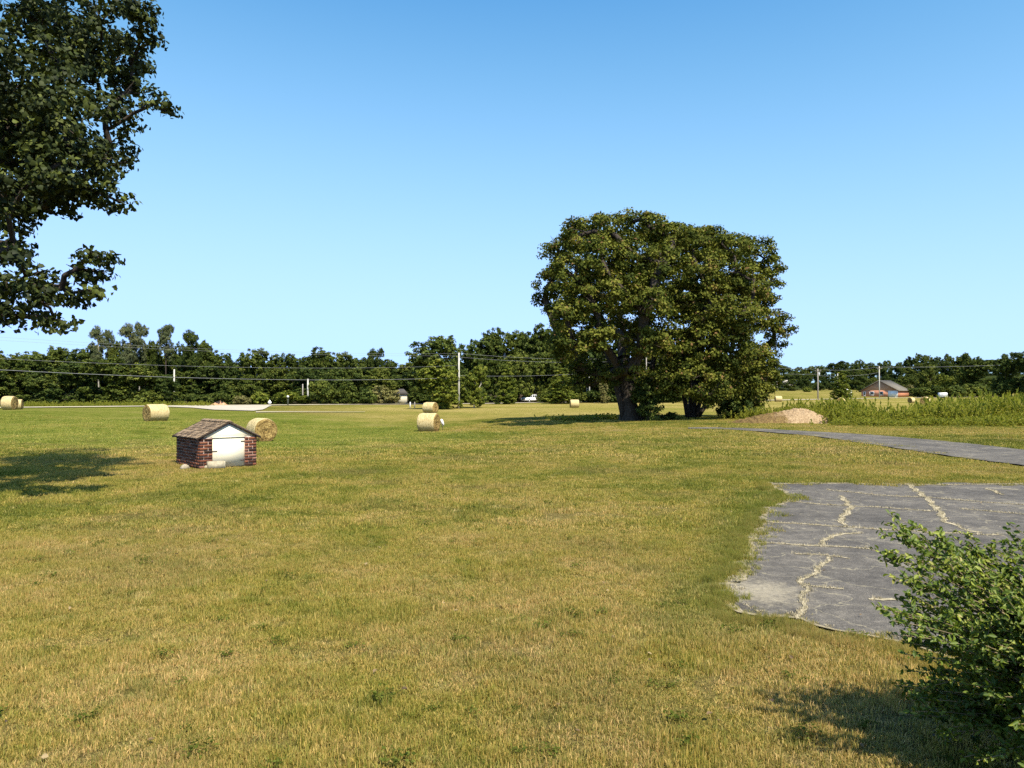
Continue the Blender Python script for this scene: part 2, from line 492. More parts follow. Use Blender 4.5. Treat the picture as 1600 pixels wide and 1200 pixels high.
def mat_asphalt(name, k=1.0, pale=(0.36, 0.32, 0.26), sand=None):
    m, nt, b = new_mat(name)
    P = pos(nt)
    a = noise(nt, 0.8, 5, 0.6, P); g = noise(nt, 140, 2, 0.6, P); g2 = noise(nt, 28, 4, 0.75, P); lg = noise(nt, 5, 6, 0.72, P)
    c = ramp(nt, maths(nt, 'ADD', maths(nt, 'MULTIPLY', a, 0.5), maths(nt, 'MULTIPLY', lg, 0.5)),
             [(0.40, (0.058*k, 0.053*k, 0.047*k)), (0.52, (0.092*k, 0.084*k, 0.073*k)), (0.64, (0.15*k, 0.135*k, 0.112*k))])
    c = mixc(nt, ramp(nt, g, [(0.35, 0.0), (0.75, 1.0)]), mixc(nt, 1.0, c, (0.5, 0.5, 0.5), 'MULTIPLY'), mixc(nt, 1.0, c, (1.8, 1.72, 1.6), 'MULTIPLY'))
    c = mixc(nt, ramp(nt, g2, [(0.6, 0.0), (0.72, 0.55)]), c, pale)
    vo = nt.nodes.new("ShaderNodeTexVoronoi"); vo.feature = 'DISTANCE_TO_EDGE'; vo.inputs["Scale"].default_value = 1.5
    wv = nt.nodes.new("ShaderNodeVectorMath"); wv.operation = 'MULTIPLY_ADD'
    nn_ = nt.nodes.new("ShaderNodeTexNoise"); nn_.inputs["Scale"].default_value = 2.2; nn_.inputs["Detail"].default_value = 5
    nt.links.new(P, nn_.inputs["Vector"]); nt.links.new(nn_.outputs["Color"], wv.inputs[0]); wv.inputs[1].default_value = (0.9, 0.9, 0.0); nt.links.new(P, wv.inputs[2])
    nt.links.new(wv.outputs[0], vo.inputs["Vector"])
    hair = maths(nt, 'MULTIPLY', maprange(nt, vo.outputs["Distance"], 0.004, 0.018, 1.0, 0.0), ramp(nt, a, [(0.38, 0.0), (0.52, 0.8)]))
    c = mixc(nt, hair, c, (0.26, 0.225, 0.15))
    if sand:      # bare sandy corner, washed thinly over the asphalt
        vm = nt.nodes.new("ShaderNodeVectorMath"); vm.operation = 'SUBTRACT'; nt.links.new(P, vm.inputs[0]); vm.inputs[1].default_value = (sand[0], sand[1], 0)
        vs = nt.nodes.new("ShaderNodeVectorMath"); vs.operation = 'MULTIPLY'; nt.links.new(vm.outputs[0], vs.inputs[0]); vs.inputs[1].default_value = (1.0, 0.75, 0)
        vl = nt.nodes.new("ShaderNodeVectorMath"); vl.operation = 'LENGTH'; nt.links.new(vs.outputs[0], vl.inputs[0])
        q = maths(nt, 'ADD', vl.outputs["Value"], maths(nt, 'MULTIPLY', maths(nt, 'SUBTRACT', noise(nt, 9, 6, 0.75, P), 0.5), 1.1))
        k2 = maths(nt, 'MULTIPLY', maprange(nt, q, 0.10, 0.48, 0.55, 0.0), ramp(nt, g2, [(0.3, 0.5), (0.6, 1.0)]))
        c = mixc(nt, k2, c, (0.40, 0.34, 0.23))
    nt.links.new(c, b.inputs["Base Color"])
    bump(nt, b, maths(nt, 'ADD', g, maths(nt, 'MULTIPLY', g2, 1.5)), 0.7, 0.006)
    b.inputs["Roughness"].default_value = 0.9
    return m
M_asph = mat_asphalt("asphalt", 1.15, sand=at_px(1188, 925))
M_drive = mat_asphalt("drive_asphalt", 1.15)

def flat_poly(name, poly, z, mat):
    from mathutils.geometry import tessellate_polygon
    vs = [Vector((x, y, 0)) for x, y in poly]
    tris = tessellate_polygon([vs])
    V = []
    zz = ground_z(np.array([p[0] for p in poly]), np.array([p[1] for p in poly]))
    for (x, y), g in zip(poly, zz): V.append((x, y, g + z))
    T = []
    for t in tris:
        a, b, c = (Vector(V[i]) for i in t)
        T.append(t if (b - a).cross(c - a).z > 0 else t[::-1])
    return link(name, mesh_np(name, np.array(V), np.array(T), mat))
tag(flat_poly("parking_pad", pad_poly, 0.012, M_asph), None, None, None, 'structure')

def ribbon(name, A, B, z, mat, sub=6, kind='structure', wob=0.0, across=4):
    V = []; n = 0
    for i in range(len(A) - 1):
        for k in range(sub):
            t = k / sub
            a = (A[i][0]*(1-t) + A[i+1][0]*t + random.uniform(-wob, wob), A[i][1]*(1-t) + A[i+1][1]*t + random.uniform(-wob, wob))
            b = (B[i][0]*(1-t) + B[i+1][0]*t + random.uniform(-wob, wob), B[i][1]*(1-t) + B[i+1][1]*t + random.uniform(-wob, wob))
            for q in range(across + 1):
                s = q / across; V.append((a[0]*(1-s) + b[0]*s, a[1]*(1-s) + b[1]*s))
            n += 1
    V = np.array(V); Z = ground_z(V[:, 0], V[:, 1]) + z
    V = np.column_stack([V, Z])
    w = across + 1
    i, j = np.meshgrid(np.arange(n - 1), np.arange(across), indexing='ij')
    Fq = np.stack([i*w + j, (i+1)*w + j, (i+1)*w + j + 1, i*w + j + 1], -1).reshape(-1, 4)
    me = mesh_np(name, V, Fq, mat)
    me.update()
    if me.polygons[0].normal.z < 0: me.flip_normals()
    o = link(name, me)
    return tag(o, None, None, None, kind)
ribbon("driveway", UP, LO, 0.035, M_drive, 8, wob=0.05)

# cracks in the pad, filled with dry grass: thin uneven strips
cracks = [([(1228,784),(1260,787),(1312,791),(1345,792),(1380,794),(1420,797),(1452,800)], 2.2),
  ([(1192,816),(1240,819),(1290,822),(1324,825),(1360,827),(1400,830),(1440,832),(1476,834),(1560,837)], 2.6),
  ([(1184,849),(1225,851),(1280,854),(1320,856),(1356,858)], 3.0),
  ([(1240,866),(1290,869),(1324,873)], 1.6),
  ([(1292,766),(1340,771),(1388,776),(1425,777),(1460,779),(1520,784),(1600,790),(1700,800)], 2.0),
  ([(1500,796),(1550,800),(1600,805),(1700,812)], 1.8),
  ([(1418,756),(1426,764),(1440,774),(1450,782),(1458,792),(1470,804),(1474,815),(1490,822),(1512,830),(1530,833)], 8.0),
  ([(1312,776),(1320,784),(1328,794),(1322,803),(1312,812),(1318,822)], 7.0),
  ([(1340,834),(1318,836),(1298,838),(1288,846),(1282,852)], 5.0),
  ([(1296,872),(1286,880),(1276,892),(1262,902),(1250,912),(1258,922),(1254,938),(1252,956),(1246,968)], 4.0),
  ([(1250,912),(1280,918),(1316,922)], 2.0), ([(1356,938),(1376,939),(1396,938)], 4.5),
  ([(1540,764),(1552,768),(1564,774)], 3.5), ([(1190,757),(1240,756.5),(1300,756),(1380,757),(1460,758.5),(1540,757.5),(1640,757)], 2.6)]
crack_pts = []
def build_cracks():
    mb = MB()
    r = random.Random(5)
    for pts, wpx in cracks:
        P = [at_px(*p) for p in pts]
        fine = []
        for (x0, y0), (x1, y1) in zip(P[:-1], P[1:]):
            k = max(2, int(math.hypot(x1-x0, y1-y0) / 0.05))
            for i in range(k): fine.append((x0 + (x1-x0)*i/k, y0 + (y1-y0)*i/k))
        fine.append(P[-1])
        n = len(fine); vs = []
        ph = r.uniform(0, 9)
        for i, (x, y) in enumerate(fine):
            a = fine[max(0, i-1)]; b = fine[min(n-1, i+1)]
            tx, ty = b[0]-a[0], b[1]-a[1]; L = math.hypot(tx, ty) or 1; tx /= L; ty /= L
            jag = 0.02 * math.sin(i * 0.55 + ph) + r.uniform(-0.012, 0.012)
            x += -ty * jag; y += tx * jag
            w = wpx / F * y * 0.31 * (0.35 + 0.85 * abs(math.sin(i * 0.21 + ph)) * r.uniform(0.5, 1.1)) + 0.004
            # strips lie down the line of sight: horizontal ones look thin, so widen along y
            wy = w * (1 + 1.6 * abs(tx))
            vs += [(x - ty * wy, y + tx * wy, gz(x, y) + 0.017), (x + ty * wy, y - tx * wy, gz(x, y) + 0.017)]
            crack_pts.append((x, y, wy))
        mb.add(vs, [(2*i, 2*i+1, 2*i+3, 2*i+2) for i in range(n-1)])
    me = mb.mesh("crack_filling", M_dry)
    o = link("crack_filling", me)
    tag(o, None, None, None, 'stuff'); o['label'] = "dry pale grass and grit filling the cracks of the asphalt parking pad"; o['category'] = 'dry grass'
build_cracks()

# pale grit along the pad's edge and the bare corner
def mat_grit():
    m, nt, b = new_mat("pale_grit")
    P = pos(nt)
    n = noise(nt, 6, 5, 0.65, P); f = noise(nt, 120, 3, 0.7, P)
    c = ramp(nt, n, [(0.35, (0.22, 0.18, 0.10)), (0.6, (0.36, 0.30, 0.19))])
    c = mixc(nt, 1.0, c, ramp(nt, f, [(0.35, 0.55), (0.65, 1.25)]), 'MULTIPLY')
    nt.links.new(c, b.inputs["Base Color"]); bump(nt, b, f, 0.8, 0.01)
    return m
M_grit = mat_grit()
def build_grit():
    mb = MB(); r = random.Random(9)
    n = len(pad_edge); vs = []
    for i, (x, y) in enumerate(pad_edge):
        a = pad_edge[max(0, i-2)]; b = pad_edge[min(n-1, i+2)]
        tx, ty = b[0]-a[0], b[1]-a[1]; L = math.hypot(tx, ty) or 1; tx /= L; ty /= L
        nx, ny = ty, -tx
        if nx < 0 and y > 7: nx, ny = -nx, -ny
        w1 = r.uniform(0.0, 0.05) + 0.03 * y / 8; w0 = 0.10
        if 905 < HZ + CAM_H*F/y < 962 and x < 3.0: w1 += 0.05
        vs += [(x - nx*w0, y - ny*w0, gz(x, y) + 0.004), (x + nx*w1, y + ny*w1, gz(x, y) + 0.0165)]
    mb.add(vs, [(2*i, 2*i+1, 2*i+3, 2*i+2) for i in range(n-1)])
    o = mb.obj("pale_gravel", M_grit)
    tag(o, "pale sandy grit along the ragged edge of the parking pad", 'gravel', None, 'stuff')
build_grit()

# ---------------------------------------------------------------- far road
M_road = simple("road_surface", (0.52, 0.45, 0.32), (0.42, 0.36, 0.25), 0.5, 0.9, 0.0, 0.01, 0.1, False)
M_concrete_apron = simple("pale_gravel_apron", (0.46, 0.41, 0.31), (0.36, 0.31, 0.23), 0.35, 0.9, 0.0, 0.01, 0.1, False)
road_c = [(-700,60),(-400,75),(-200,83),(40,95),(200,112),(350,125),(500,140),(700,155),(900,170),(1100,190),(1280,210),(1450,230),(1650,245),(2000,260),(2600,280)]
def road_side(off):
    P = [((p-800)/F*d, d) for p, d in road_c]; out = []
    for i, (x, y) in enumerate(P):
        a = P[max(0, i-1)]; b = P[min(len(P)-1, i+1)]
        tx, ty = b[0]-a[0], b[1]-a[1]; L = math.hypot(tx, ty)
        out.append((x - ty/L*off, y + tx/L*off))
    return out
ribbon("road", road_side(3.2), road_side(-3.2), 0.10, M_road, 8)
apA = [pt(255,116), pt(300,120), pt(350,124), pt(385,127), pt(430,130)]
apB = [pt(255,110), pt(300,103), pt(335,92), pt(396,90), pt(412,98)]
ribbon("gravel_apron", [(p.x, p.y) for p in apA], [(p.x, p.y) for p in apB], 0.09, M_concrete_apron, 10, across=20)
lnA = [pt(400,88), pt(450,92), pt(520,95), pt(580,97)]; lnB = [pt(400,84), pt(450,88.5), pt(520,92.5), pt(580,95.5)]
ribbon("gravel_track", [(p.x, p.y) for p in lnA], [(p.x, p.y) for p in lnB], 0.06, M_dry, 6)

# ---------------------------------------------------------------- grass
def blade_patch(name, size, n, h, w, seed, flat=0.35, mat=None, tri_top=True):
    r = np.random.default_rng(seed)
    x = r.uniform(-size/2, size/2, n); y = r.uniform(-size/2, size/2, n)
    # clumping
    cxs = r.uniform(-size/2, size/2, 14); cys = r.uniform(-size/2, size/2, 14)
    k = r.integers(0, 14, n); m = r.random(n) < 0.55
    x = np.where(m, cxs[k] + r.normal(0, size*0.06, n), x); y = np.where(m, cys[k] + r.normal(0, size*0.06, n), y)
    H = h * (0.35 + 1.0 * r.beta(1.5, 3.0, n) * 1.6) * (1 + 0.35*np.sin(x*23+y*17))
    H = np.minimum(H, h*1.55)
    W = w * r.uniform(0.6, 1.3, n)
    a = r.uniform(0, 2*np.pi, n)
    lean = np.abs(r.normal(0.35, flat, n)) * 1.0
    la = a + r.normal(0, 0.8, n)
    bx, by = np.cos(a + np.pi/2) * W/2, np.sin(a + np.pi/2) * W/2
    dx, dy = np.cos(la), np.sin(la)
    z1 = H*0.55*np.cos(lean*0.6); o1 = H*0.55*np.sin(lean*0.6)
    z2 = z1 + H*0.45*np.cos(np.minimum(lean*1.7, 1.9)); o2 = o1 + H*0.45*np.sin(np.minimum(lean*1.7, 1.9))
    z2 = np.maximum(z2, 0.004)
    V = np.stack([np.stack([x-bx, y-by, -0.01+0*x], -1), np.stack([x+bx, y+by, -0.01+0*x], -1),
                  np.stack([x+dx*o1+bx*.8, y+dy*o1+by*.8, z1], -1), np.stack([x+dx*o1-bx*.8, y+dy*o1-by*.8, z1], -1),
                  np.stack([x+dx*o2, y+dy*o2, z2], -1)], 1)
    i = np.arange(n)[:, None] * 5
    Q = i + np.array([[0, 1, 2, 3]]); T = i + np.array([[3, 2, 4]])
    rnd = r.beta(2.0, 2.2, n)
    uv = np.zeros((n, 5, 2)); uv[:, :, 0] = rnd[:, None]; uv[:, :, 1] = np.array([0, 0, .55, .55, 1])[None]
    return bpy.data.objects.new(name, mesh_np(name, V.reshape(-1, 3), [Q, T], mat or M_blade, uv.reshape(-1, 2)))

def scatter(name, pts, rot, scl, pid, protos):
    """one object: points that carry the clump meshes"""
    me = bpy.data.meshes.new(name)
    n = len(pts)
    me.vertices.add(n); me.vertices.foreach_set("co", np.asarray(pts, dtype=np.float32).ravel())
    a = me.attributes.new("rot", 'FLOAT_VECTOR', 'POINT'); a.data.foreach_set("vector", np.asarray(rot, dtype=np.float32).ravel())
    a = me.attributes.new("scl", 'FLOAT_VECTOR', 'POINT'); a.data.foreach_set("vector", np.asarray(scl, dtype=np.float32).ravel())
    a = me.attributes.new("pid", 'INT', 'POINT'); a.data.foreach_set("value", np.asarray(pid, dtype=np.int32))
    g = bpy.data.node_groups.new(name + "_scatter", 'GeometryNodeTree')
    g.interface.new_socket("Geometry", in_out='INPUT', socket_type='NodeSocketGeometry')
    g.interface.new_socket("Geometry", in_out='OUTPUT', socket_type='NodeSocketGeometry')
    gi = g.nodes.new("NodeGroupInput"); go = g.nodes.new("NodeGroupOutput")
    jn = g.nodes.new("GeometryNodeJoinGeometry")
    def attr(nm, ty):
        q = g.nodes.new("GeometryNodeInputNamedAttribute"); q.data_type = ty; q.inputs[0].default_value = nm
        return q.outputs[0]
    ar, asx, ap = attr("rot", 'FLOAT_VECTOR'), attr("scl", 'FLOAT_VECTOR'), attr("pid", 'INT')
    for k, p in enumerate(protos):
        cmpn = g.nodes.new("FunctionNodeCompare"); cmpn.data_type = 'INT'; cmpn.operation = 'EQUAL'
        g.links.new(ap, cmpn.inputs[2]); cmpn.inputs[3].default_value = k
        oi = g.nodes.new("GeometryNodeObjectInfo"); oi.inputs[0].default_value = p
        ip = g.nodes.new("GeometryNodeInstanceOnPoints")
        g.links.new(gi.outputs[0], ip.inputs["Points"]); g.links.new(cmpn.outputs[0], ip.inputs["Selection"])
        g.links.new(oi.outputs["Geometry"], ip.inputs["Instance"])
        g.links.new(ar, ip.inputs["Rotation"]); g.links.new(asx, ip.inputs["Scale"])
        g.links.new(ip.outputs[0], jn.inputs[0])
    g.links.new(jn.outputs[0], go.inputs[0])
    o = link(name, me)
    md = o.modifiers.new("scatter", 'NODES'); md.node_group = g
    return o

def slope_rot(x, y, rz):
    return rz
def build_grass():
    protos = [blade_patch("grass_near_%d" % k, 0.42, 1700, 0.036, 0.0042, 20+k, 0.6) for k in range(4)]
    protos += [blade_patch("grass_mid_%d" % k, 0.8, 2000, 0.037, 0.008, 30+k, 0.5) for k in range(3)]
    protos += [blade_patch("grass_far_%d" % k, 1.8, 1900, 0.05, 0.022, 40+k, 0.45) for k in range(3)]
    P, R, S, I = [], [], [], []
    def zone(d0, d1, step, jit, ids, smin, smax):
        ys = np.arange(d0, d1, step); out = []
        for y in ys:
            half = 0.76 * y + 0.8
            xs = np.arange(-half, half, step)
            out.append(np.column_stack([xs, np.full(len(xs), y)]))
        A = np.concatenate(out)
        A = A + RNG.uniform(-jit, jit, A.shape)
        th = math.radians(42); lx = (A[:, 0]+7.5)*math.cos(th) + (A[:, 1]-17.7)*math.sin(th); ly = -(A[:, 0]+7.5)*math.sin(th) + (A[:, 1]-17.7)*math.cos(th)
        under = (lx > 0.1) & (lx < 1.3) & (ly > 0.1) & (ly < 1.6)
        m = ~(inside(A[:, 0], A[:, 1], pad_poly) | inside(A[:, 0], A[:, 1], drive_poly) | under)
        A = A[m]
        Z = ground_z(A[:, 0], A[:, 1])
        n = len(A)
        s = RNG.uniform(smin, smax, n) * (1 + 0.30 * sines(A[:, 0], A[:, 1], 1.7, 5) + 0.45 * sines(A[:, 0], A[:, 1], 0.6, 15) + 0.25 * sines(A[:, 0], A[:, 1], 0.33, 16))
        P.append(np.column_stack([A, Z]))
        R.append(np.column_stack([np.zeros(n), np.zeros(n), RNG.uniform(0, 6.28, n)]))
        S.append(np.column_stack([np.ones(n), np.ones(n), np.clip(s * RNG.uniform(0.75, 1.2, n), 0.15, 1.6)]))
        I.append(RNG.choice(ids, n))
    zone(2.4, 9.5, 0.27, 0.12, [0,1,2,3], 0.8, 1.15)
    zone(9.3, 21, 0.62, 0.25, [4,5,6], 0.8, 1.15)
    zone(20, 62, 1.5, 0.6, [7,8,9], 0.7, 1.1)
    # longer fringe along the pad edge
    ed = np.array(pad_edge); ed = ed[(ed[:, 1] < 15)]
    fr = []
    for x, y in ed:
        for q in range(2): fr.append((x - 0.10 + random.uniform(-0.16, 0.02), y - (0.14 if y < 6.9 else 0) + random.uniform(-0.12, 0.05)))
    fr = np.array(fr); m = ~inside(fr[:, 0], fr[:, 1], pad_poly); fr = fr[m]
    n = len(fr)
    P.append(np.column_stack([fr, ground_z(fr[:, 0], fr[:, 1])]))
    R.append(np.column_stack([np.zeros(n), np.zeros(n), RNG.uniform(0, 6.28, n)]))
    s = RNG.uniform(0.5, 0.8, n)
    S.append(np.column_stack([s*0.55, s*0.55, RNG.uniform(1.1, 1.9, n)])); I.append(RNG.choice([0,1,2,3], n))
    o = scatter("lawn_grass", np.concatenate(P), np.concatenate(R), np.concatenate(S), np.concatenate(I), protos)
    tag(o, "short mown lawn of mixed green and dry straw-coloured grass", 'grass', None, 'stuff')
    # odd leaves fallen on the lawn
    r = random.Random(77); C = []; N = []
    for _ in range(170):
        y = 3.2 + 17*r.random()**1.4; x = r.uniform(-0.72, 0.7)*y
        C.append((x, y, gz(x, y) + r.uniform(0.03, 0.05))); N.append((r.gauss(0, .45), r.gauss(0, .45), 1))
    me = leaf_mesh("fallen_leaves", np.array(C), np.array(N), np.array([r.uniform(0.02, 0.045) for _ in C]), M_fallen, 9, 0.7, 'leaf')
    tag(link("fallen_leaves", me), "scattered dry fallen leaves lying on the lawn", 'leaves', None, 'stuff')
    # low broad-leaved weeds in the lawn
    pw = []
    for k in range(3):
        q = np.random.default_rng(200+k); n = 46
        a = q.uniform(0, 6.28, n); rr = q.uniform(0.005, 0.07, n)
        C = np.column_stack([rr*np.cos(a), rr*np.sin(a), q.uniform(0.012, 0.045, n)])
        pw.append(bpy.data.objects.new("lawn_weed_%d" % k, leaf_mesh("lawn_weed_%d" % k, C, np.column_stack([q.normal(0,.35,n), q.normal(0,.35,n), np.ones(n)]), q.uniform(0.009, 0.021, n), M_lawnweed, 5+k, 0.75, 'leaf', tipdir=np.column_stack([np.cos(a), np.sin(a), 0*a])*2)))
    q = np.random.default_rng(321); pts = []
    while len(pts) < 420:
        y = 3.2 + 26*q.random()**1.2; x = q.uniform(-0.75, 0.72)*y
        if float(sines(np.array(x), np.array(y), 3.1, 44)) + q.normal(0, 1.1) < 0.45: continue
        pts.append((x, y))
    pts = np.array(pts); pts = pts[~(inside(pts[:, 0], pts[:, 1], pad_poly) | inside(pts[:, 0], pts[:, 1], drive_poly))]
    n = len(pts); sc_ = q.uniform(0.5, 1.5, n)
    o = scatter("lawn_weeds", np.column_stack([pts, ground_z(pts[:, 0], pts[:, 1])]), np.column_stack([np.zeros(n), np.zeros(n), q.uniform(0, 6.28, n)]), np.repeat(sc_[:, None], 3, 1), q.integers(0, 3, n), pw)
    tag(o, "small dark green broad-leaved weeds dotted through the lawn", 'weeds', None, 'stuff')
    # dry tufts in the cracks
    pr = [blade_patch("dry_tuft_%d" % k, 0.06, 26, 0.022, 0.004, 60+k, 0.7, M_dry) for k in range(3)]
    pts = [(x + random.uniform(-w, w), y + random.uniform(-w, w), gz(x, y) + 0.017) for x, y, w in crack_pts for _ in range(1 + int(w > 0.05))]
    pts += [(x + random.uniform(-.02, .12), y + random.uniform(-.03, .10), gz(x, y) + 0.012) for x, y in pad_edge for _ in range(2)]
    n = len(pts)
    o = scatter("dry_tufts", np.array(pts), np.column_stack([np.zeros(n), np.zeros(n), RNG.uniform(0, 6.28, n)]),
                np.repeat(RNG.uniform(0.6, 1.3, n)[:, None], 3, 1), RNG.integers(0, 3, n), pr)
    tag(o, "small dry straw tufts growing from the asphalt cracks", 'dry grass', None, 'stuff')

# ---------------------------------------------------------------- foliage generators
def unit(v): return v / np.maximum(np.linalg.norm(v, axis=-1, keepdims=True), 1e-9)
def leaf_mesh(name, C, N, size, mat, seed=0, aspect=0.55, shape='kite', tipdir=None, rnd=None):
    r = np.random.default_rng(seed)
    n = len(C)
    N = unit(N)
    T = r.normal(size=(n, 3)) if tipdir is None else tipdir + r.normal(size=(n, 3)) * 0.5
    T = unit(T - (T * N).sum(1, keepdims=True) * N)
    B = np.cross(N, T)
    size = np.broadcast_to(size, (n,))[:, None]
    f = size * 0.12 * N
    if shape == 'kite':
        V = np.stack([C - T*size*0.5, C + B*size*aspect*0.5 + f, C + T*size*0.5, C - B*size*aspect*0.5 + f], 1)
        i = np.arange(n)[:, None] * 4
        faces = [i + np.array([[0, 1, 2]]), i + np.array([[0, 2, 3]])]
        k = 4
    elif shape == 'leaf':
        V = np.stack([C - T*size*0.5, C + B*size*aspect*0.5 - T*size*0.05 + f, C + B*size*aspect*0.33 + T*size*0.27 + f*0.8, C + T*size*0.5 - f,
                      C - B*size*aspect*0.33 + T*size*0.27 + f*0.8, C - B*size*aspect*0.5 - T*size*0.05 + f], 1)
        i = np.arange(n)[:, None] * 6
        faces = [i + np.array([[0, 1, 2, 3]]), i + np.array([[0, 3, 4, 5]])]
        k = 6
    else:  # lobed leaf: centre + 7 outline points
        ang = np.array([-1.57, -0.5, 0.15, 0.75, 1.57, 2.39, 2.99, 3.64]); rad = np.array([0.28, 0.48, 0.30, 0.42, 0.56, 0.42, 0.30, 0.48])
        V = [C + f*0.6]
        for a_, q in zip(ang, rad): V.append(C + (B*math.cos(a_) + T*math.sin(a_)) * size * q - f * (q*1.2))
        V = np.stack(V, 1); k = 9
        i = np.arange(n)[:, None] * 9
        faces = [i + np.array([[0, 1, 2, 3]]), i + np.array([[0, 3, 4, 5]]), i + np.array([[0, 5, 6, 7]]), i + np.array([[0, 7, 8, 1]])]
    uv = np.zeros((n, k, 2)); uv[:, :, 0] = (r.random(n) if rnd is None else rnd)[:, None]; uv[:, :, 1] = r.random(n)[:, None]
    return mesh_np(name, V.reshape(-1, 3), faces, mat, uv.reshape(-1, 2))

def lobe_cloud(lobes, per_area, cl_r, leaf_n, seed, up=0.5, inner=0.45, sep=0.9):
    """lobes: (x,y,z,rx,ry,rz). returns leaf centres, normals, per-leaf tone"""
    r = np.random.default_rng(seed)
    C, N, K, T = [], [], [], []
    for (x, y, z, rx, ry, rz) in lobes:
        area = 4 * math.pi * ((rx*ry + ry*rz + rx*rz) / 3)
        nc = max(3, int(area * per_area))
        d = unit(r.normal(size=(nc, 3)))
        rad = np.where(r.random(nc) < 0.72, r.uniform(0.78, 1.04, nc), r.uniform(inner, 0.85, nc))
        c = np.array([x, y, z]) + d * rad[:, None] * np.array([rx, ry, rz])
        tone = np.clip(r.normal(0.45, 0.22, nc), 0, 1)
        k = np.maximum(3, (leaf_n * r.uniform(0.5, 1.5, nc)).astype(int))
        idx = np.repeat(np.arange(nc), k)
        m = len(idx)
        off = r.normal(size=(m, 3)); off *= (cl_r * r.uniform(0.3, 1.0, m)[:, None]) / np.maximum(np.linalg.norm(off, axis=1, keepdims=True), 0.5)
        off[:, 2] *= 0.62
        C.append(c[idx] + off)
        N.append(d[idx] * 0.55 + np.array([0, 0, up]) + off / cl_r * 0.5 + r.normal(size=(m, 3)) * 0.55)
        T.append(np.clip(tone[idx] + r.normal(0, 0.17, m), 0, 0.955))
        K.append(c)
    T = np.concatenate(T); 
    rare = r.random(len(T)) < 0.02
    T[rare] = 1.0
    return np.concatenate(C), np.concatenate(N), T, np.concatenate(K)

def bez(p0, p1, p2, n):
    return [p0*(1-t)**2 + p1*2*t*(1-t) + p2*t*t for t in [i/(n-1) for i in range(n)]]

def limbs(mb, base, fork, lobes, r0, seed, per_lobe_twigs=6, flare=1.6, seg=9, k_r=1.0):
    """trunk to the fork, then a branching skeleton that reaches every lobe (pipe-model radii)"""
    r = random.Random(seed)
    base = Vector(base); fork = Vector(fork)
    h = (fork - base).length
    jit = lambda q: Vector((r.uniform(-q, q), r.uniform(-q, q), r.uniform(-q, q) * 0.5))
    mb.tube([base + Vector((0, 0, -0.3)), base + (fork-base)*0.05, base + (fork-base)*0.25 + jit(0.03*h), base + (fork-base)*0.6, fork],
            [r0*flare, r0*flare*0.85, r0, r0*0.92, r0*0.85], seg)
    nodes = [fork.copy(), base + (fork-base)*0.75]; par = [None, 0]; ch = [0, 0]; rad = [1.0, 1.0]; axis = {0, 1}
    L = sorted(range(len(lobes)), key=lambda i: (Vector(lobes[i][:3]) - fork).length)
    idx = {}
    for i in L:
        p = Vector(lobes[i][:3])
        best, bd = 0, 1e9
        for j, q in enumerate(nodes):
            dd = (p - q).length + 0.55 * (q - fork).length * (1 if j not in axis else 0.6)
            if p.z < q.z: dd += 0.8 * (q.z - p.z)
            if dd < bd: bd, best = dd, j
        q = nodes[best]
        m = q + (p - q) * 0.5 + Vector((0, 0, 0.10 * (p-q).length)) + jit(0.13 * (p-q).length)
        nodes.append(m); par.append(best); nodes.append(p); par.append(len(nodes) - 2); idx[len(nodes) - 1] = i
    n = len(nodes); w = [0.0] * n
    for k in range(n - 1, 1, -1):
        if k in idx: w[k] += 1
        w[par[k]] += w[k]
    tot = max(w[0], 1)
    R = [min(r0*0.8, r0 * 0.86 * (x / tot) ** 0.45) * k_r for x in w]
    for k in range(2, n):
        a_, b_ = nodes[par[k]], nodes[k]
        ra = min(R[k]*1.12, R[par[k]]) ; rb = R[k] * 0.9
        mid = (a_ + b_) / 2 + jit(0.06 * (b_-a_).length)
        mb.tube(bez(a_, mid, b_, 5), [ra*(1-t/4) + rb*t/4 for t in range(5)], 6 if R[k] > 0.05 else 5, False)
    for k, i in idx.items():
        l = nodes[k]; rd = lobes[i][3]; s_ = nodes[par[k]]
        for q in range(per_lobe_twigs):
            dv = Vector((r.gauss(0,1), r.gauss(0,1), r.gauss(0.35,0.7))).normalized() * rd * r.uniform(0.6, 0.98)
            st = l + (s_ - l) * r.uniform(0.0, 0.6); e = l + dv
            r1 = R[k] * 0.5
            mb.tube(bez(st, (st+e)/2 + jit(0.12*rd), e, 4), [r1, r1*0.7, r1*0.4, r1*0.15], 4, False)
    return mb

build_grass()

# ---------------------------------------------------------------- the big tree pair
def big_tree(name, lobes_px, base, fork, r0, label, seed, depth_c, dspread, extra_stems=(), mat=M_big_leaf):
    root = empty(name, base)
    B = Vector(base)
    r = random.Random(seed)
    lobes = []
    for (px, py, rp, lay) in lobes_px:
        for s in lay:
            d = depth_c + s * dspread + r.uniform(-0.8, 0.8)
            p = pt(px, d, py=py) - B
            R = rp / F * d
            lobes.append((p.x, p.y, p.z, R*1.0, R*1.05, R*0.9))
    C, N, T, K = lobe_cloud(lobes, 1.25, 0.56, 66, seed, 0.5)
    m = (C[:, 2] > 0.15)
    me = leaf_mesh("foliage", C[m], N[m], np.random.default_rng(seed).uniform(0.13, 0.27, m.sum()), mat, seed, 0.72, 'kite', rnd=T[m])
    o = link("foliage", me, root); o['kind'] = 'stuff'
    mb = MB()
    limbs(mb, (0, 0, 0), Vector(fork) - B, lobes, r0, seed, 3)
    for (a, b_, rr) in extra_stems:
        mb.tube(bez(Vector(a) - B, (Vector(a)+Vector(b_))/2 - B + Vector((0.2, 0, 0)), Vector(b_) - B, 6), [rr*(1-0.12*k) for k in range(6)], 8)
    mb.obj("trunk", M_bark, root, True)
    tag(root, label, 'tree')
    return root
FB = (-1, 1); F3 = (-1, 0, 1); Fm = (-0.5, 0.5); F0 = (0,)
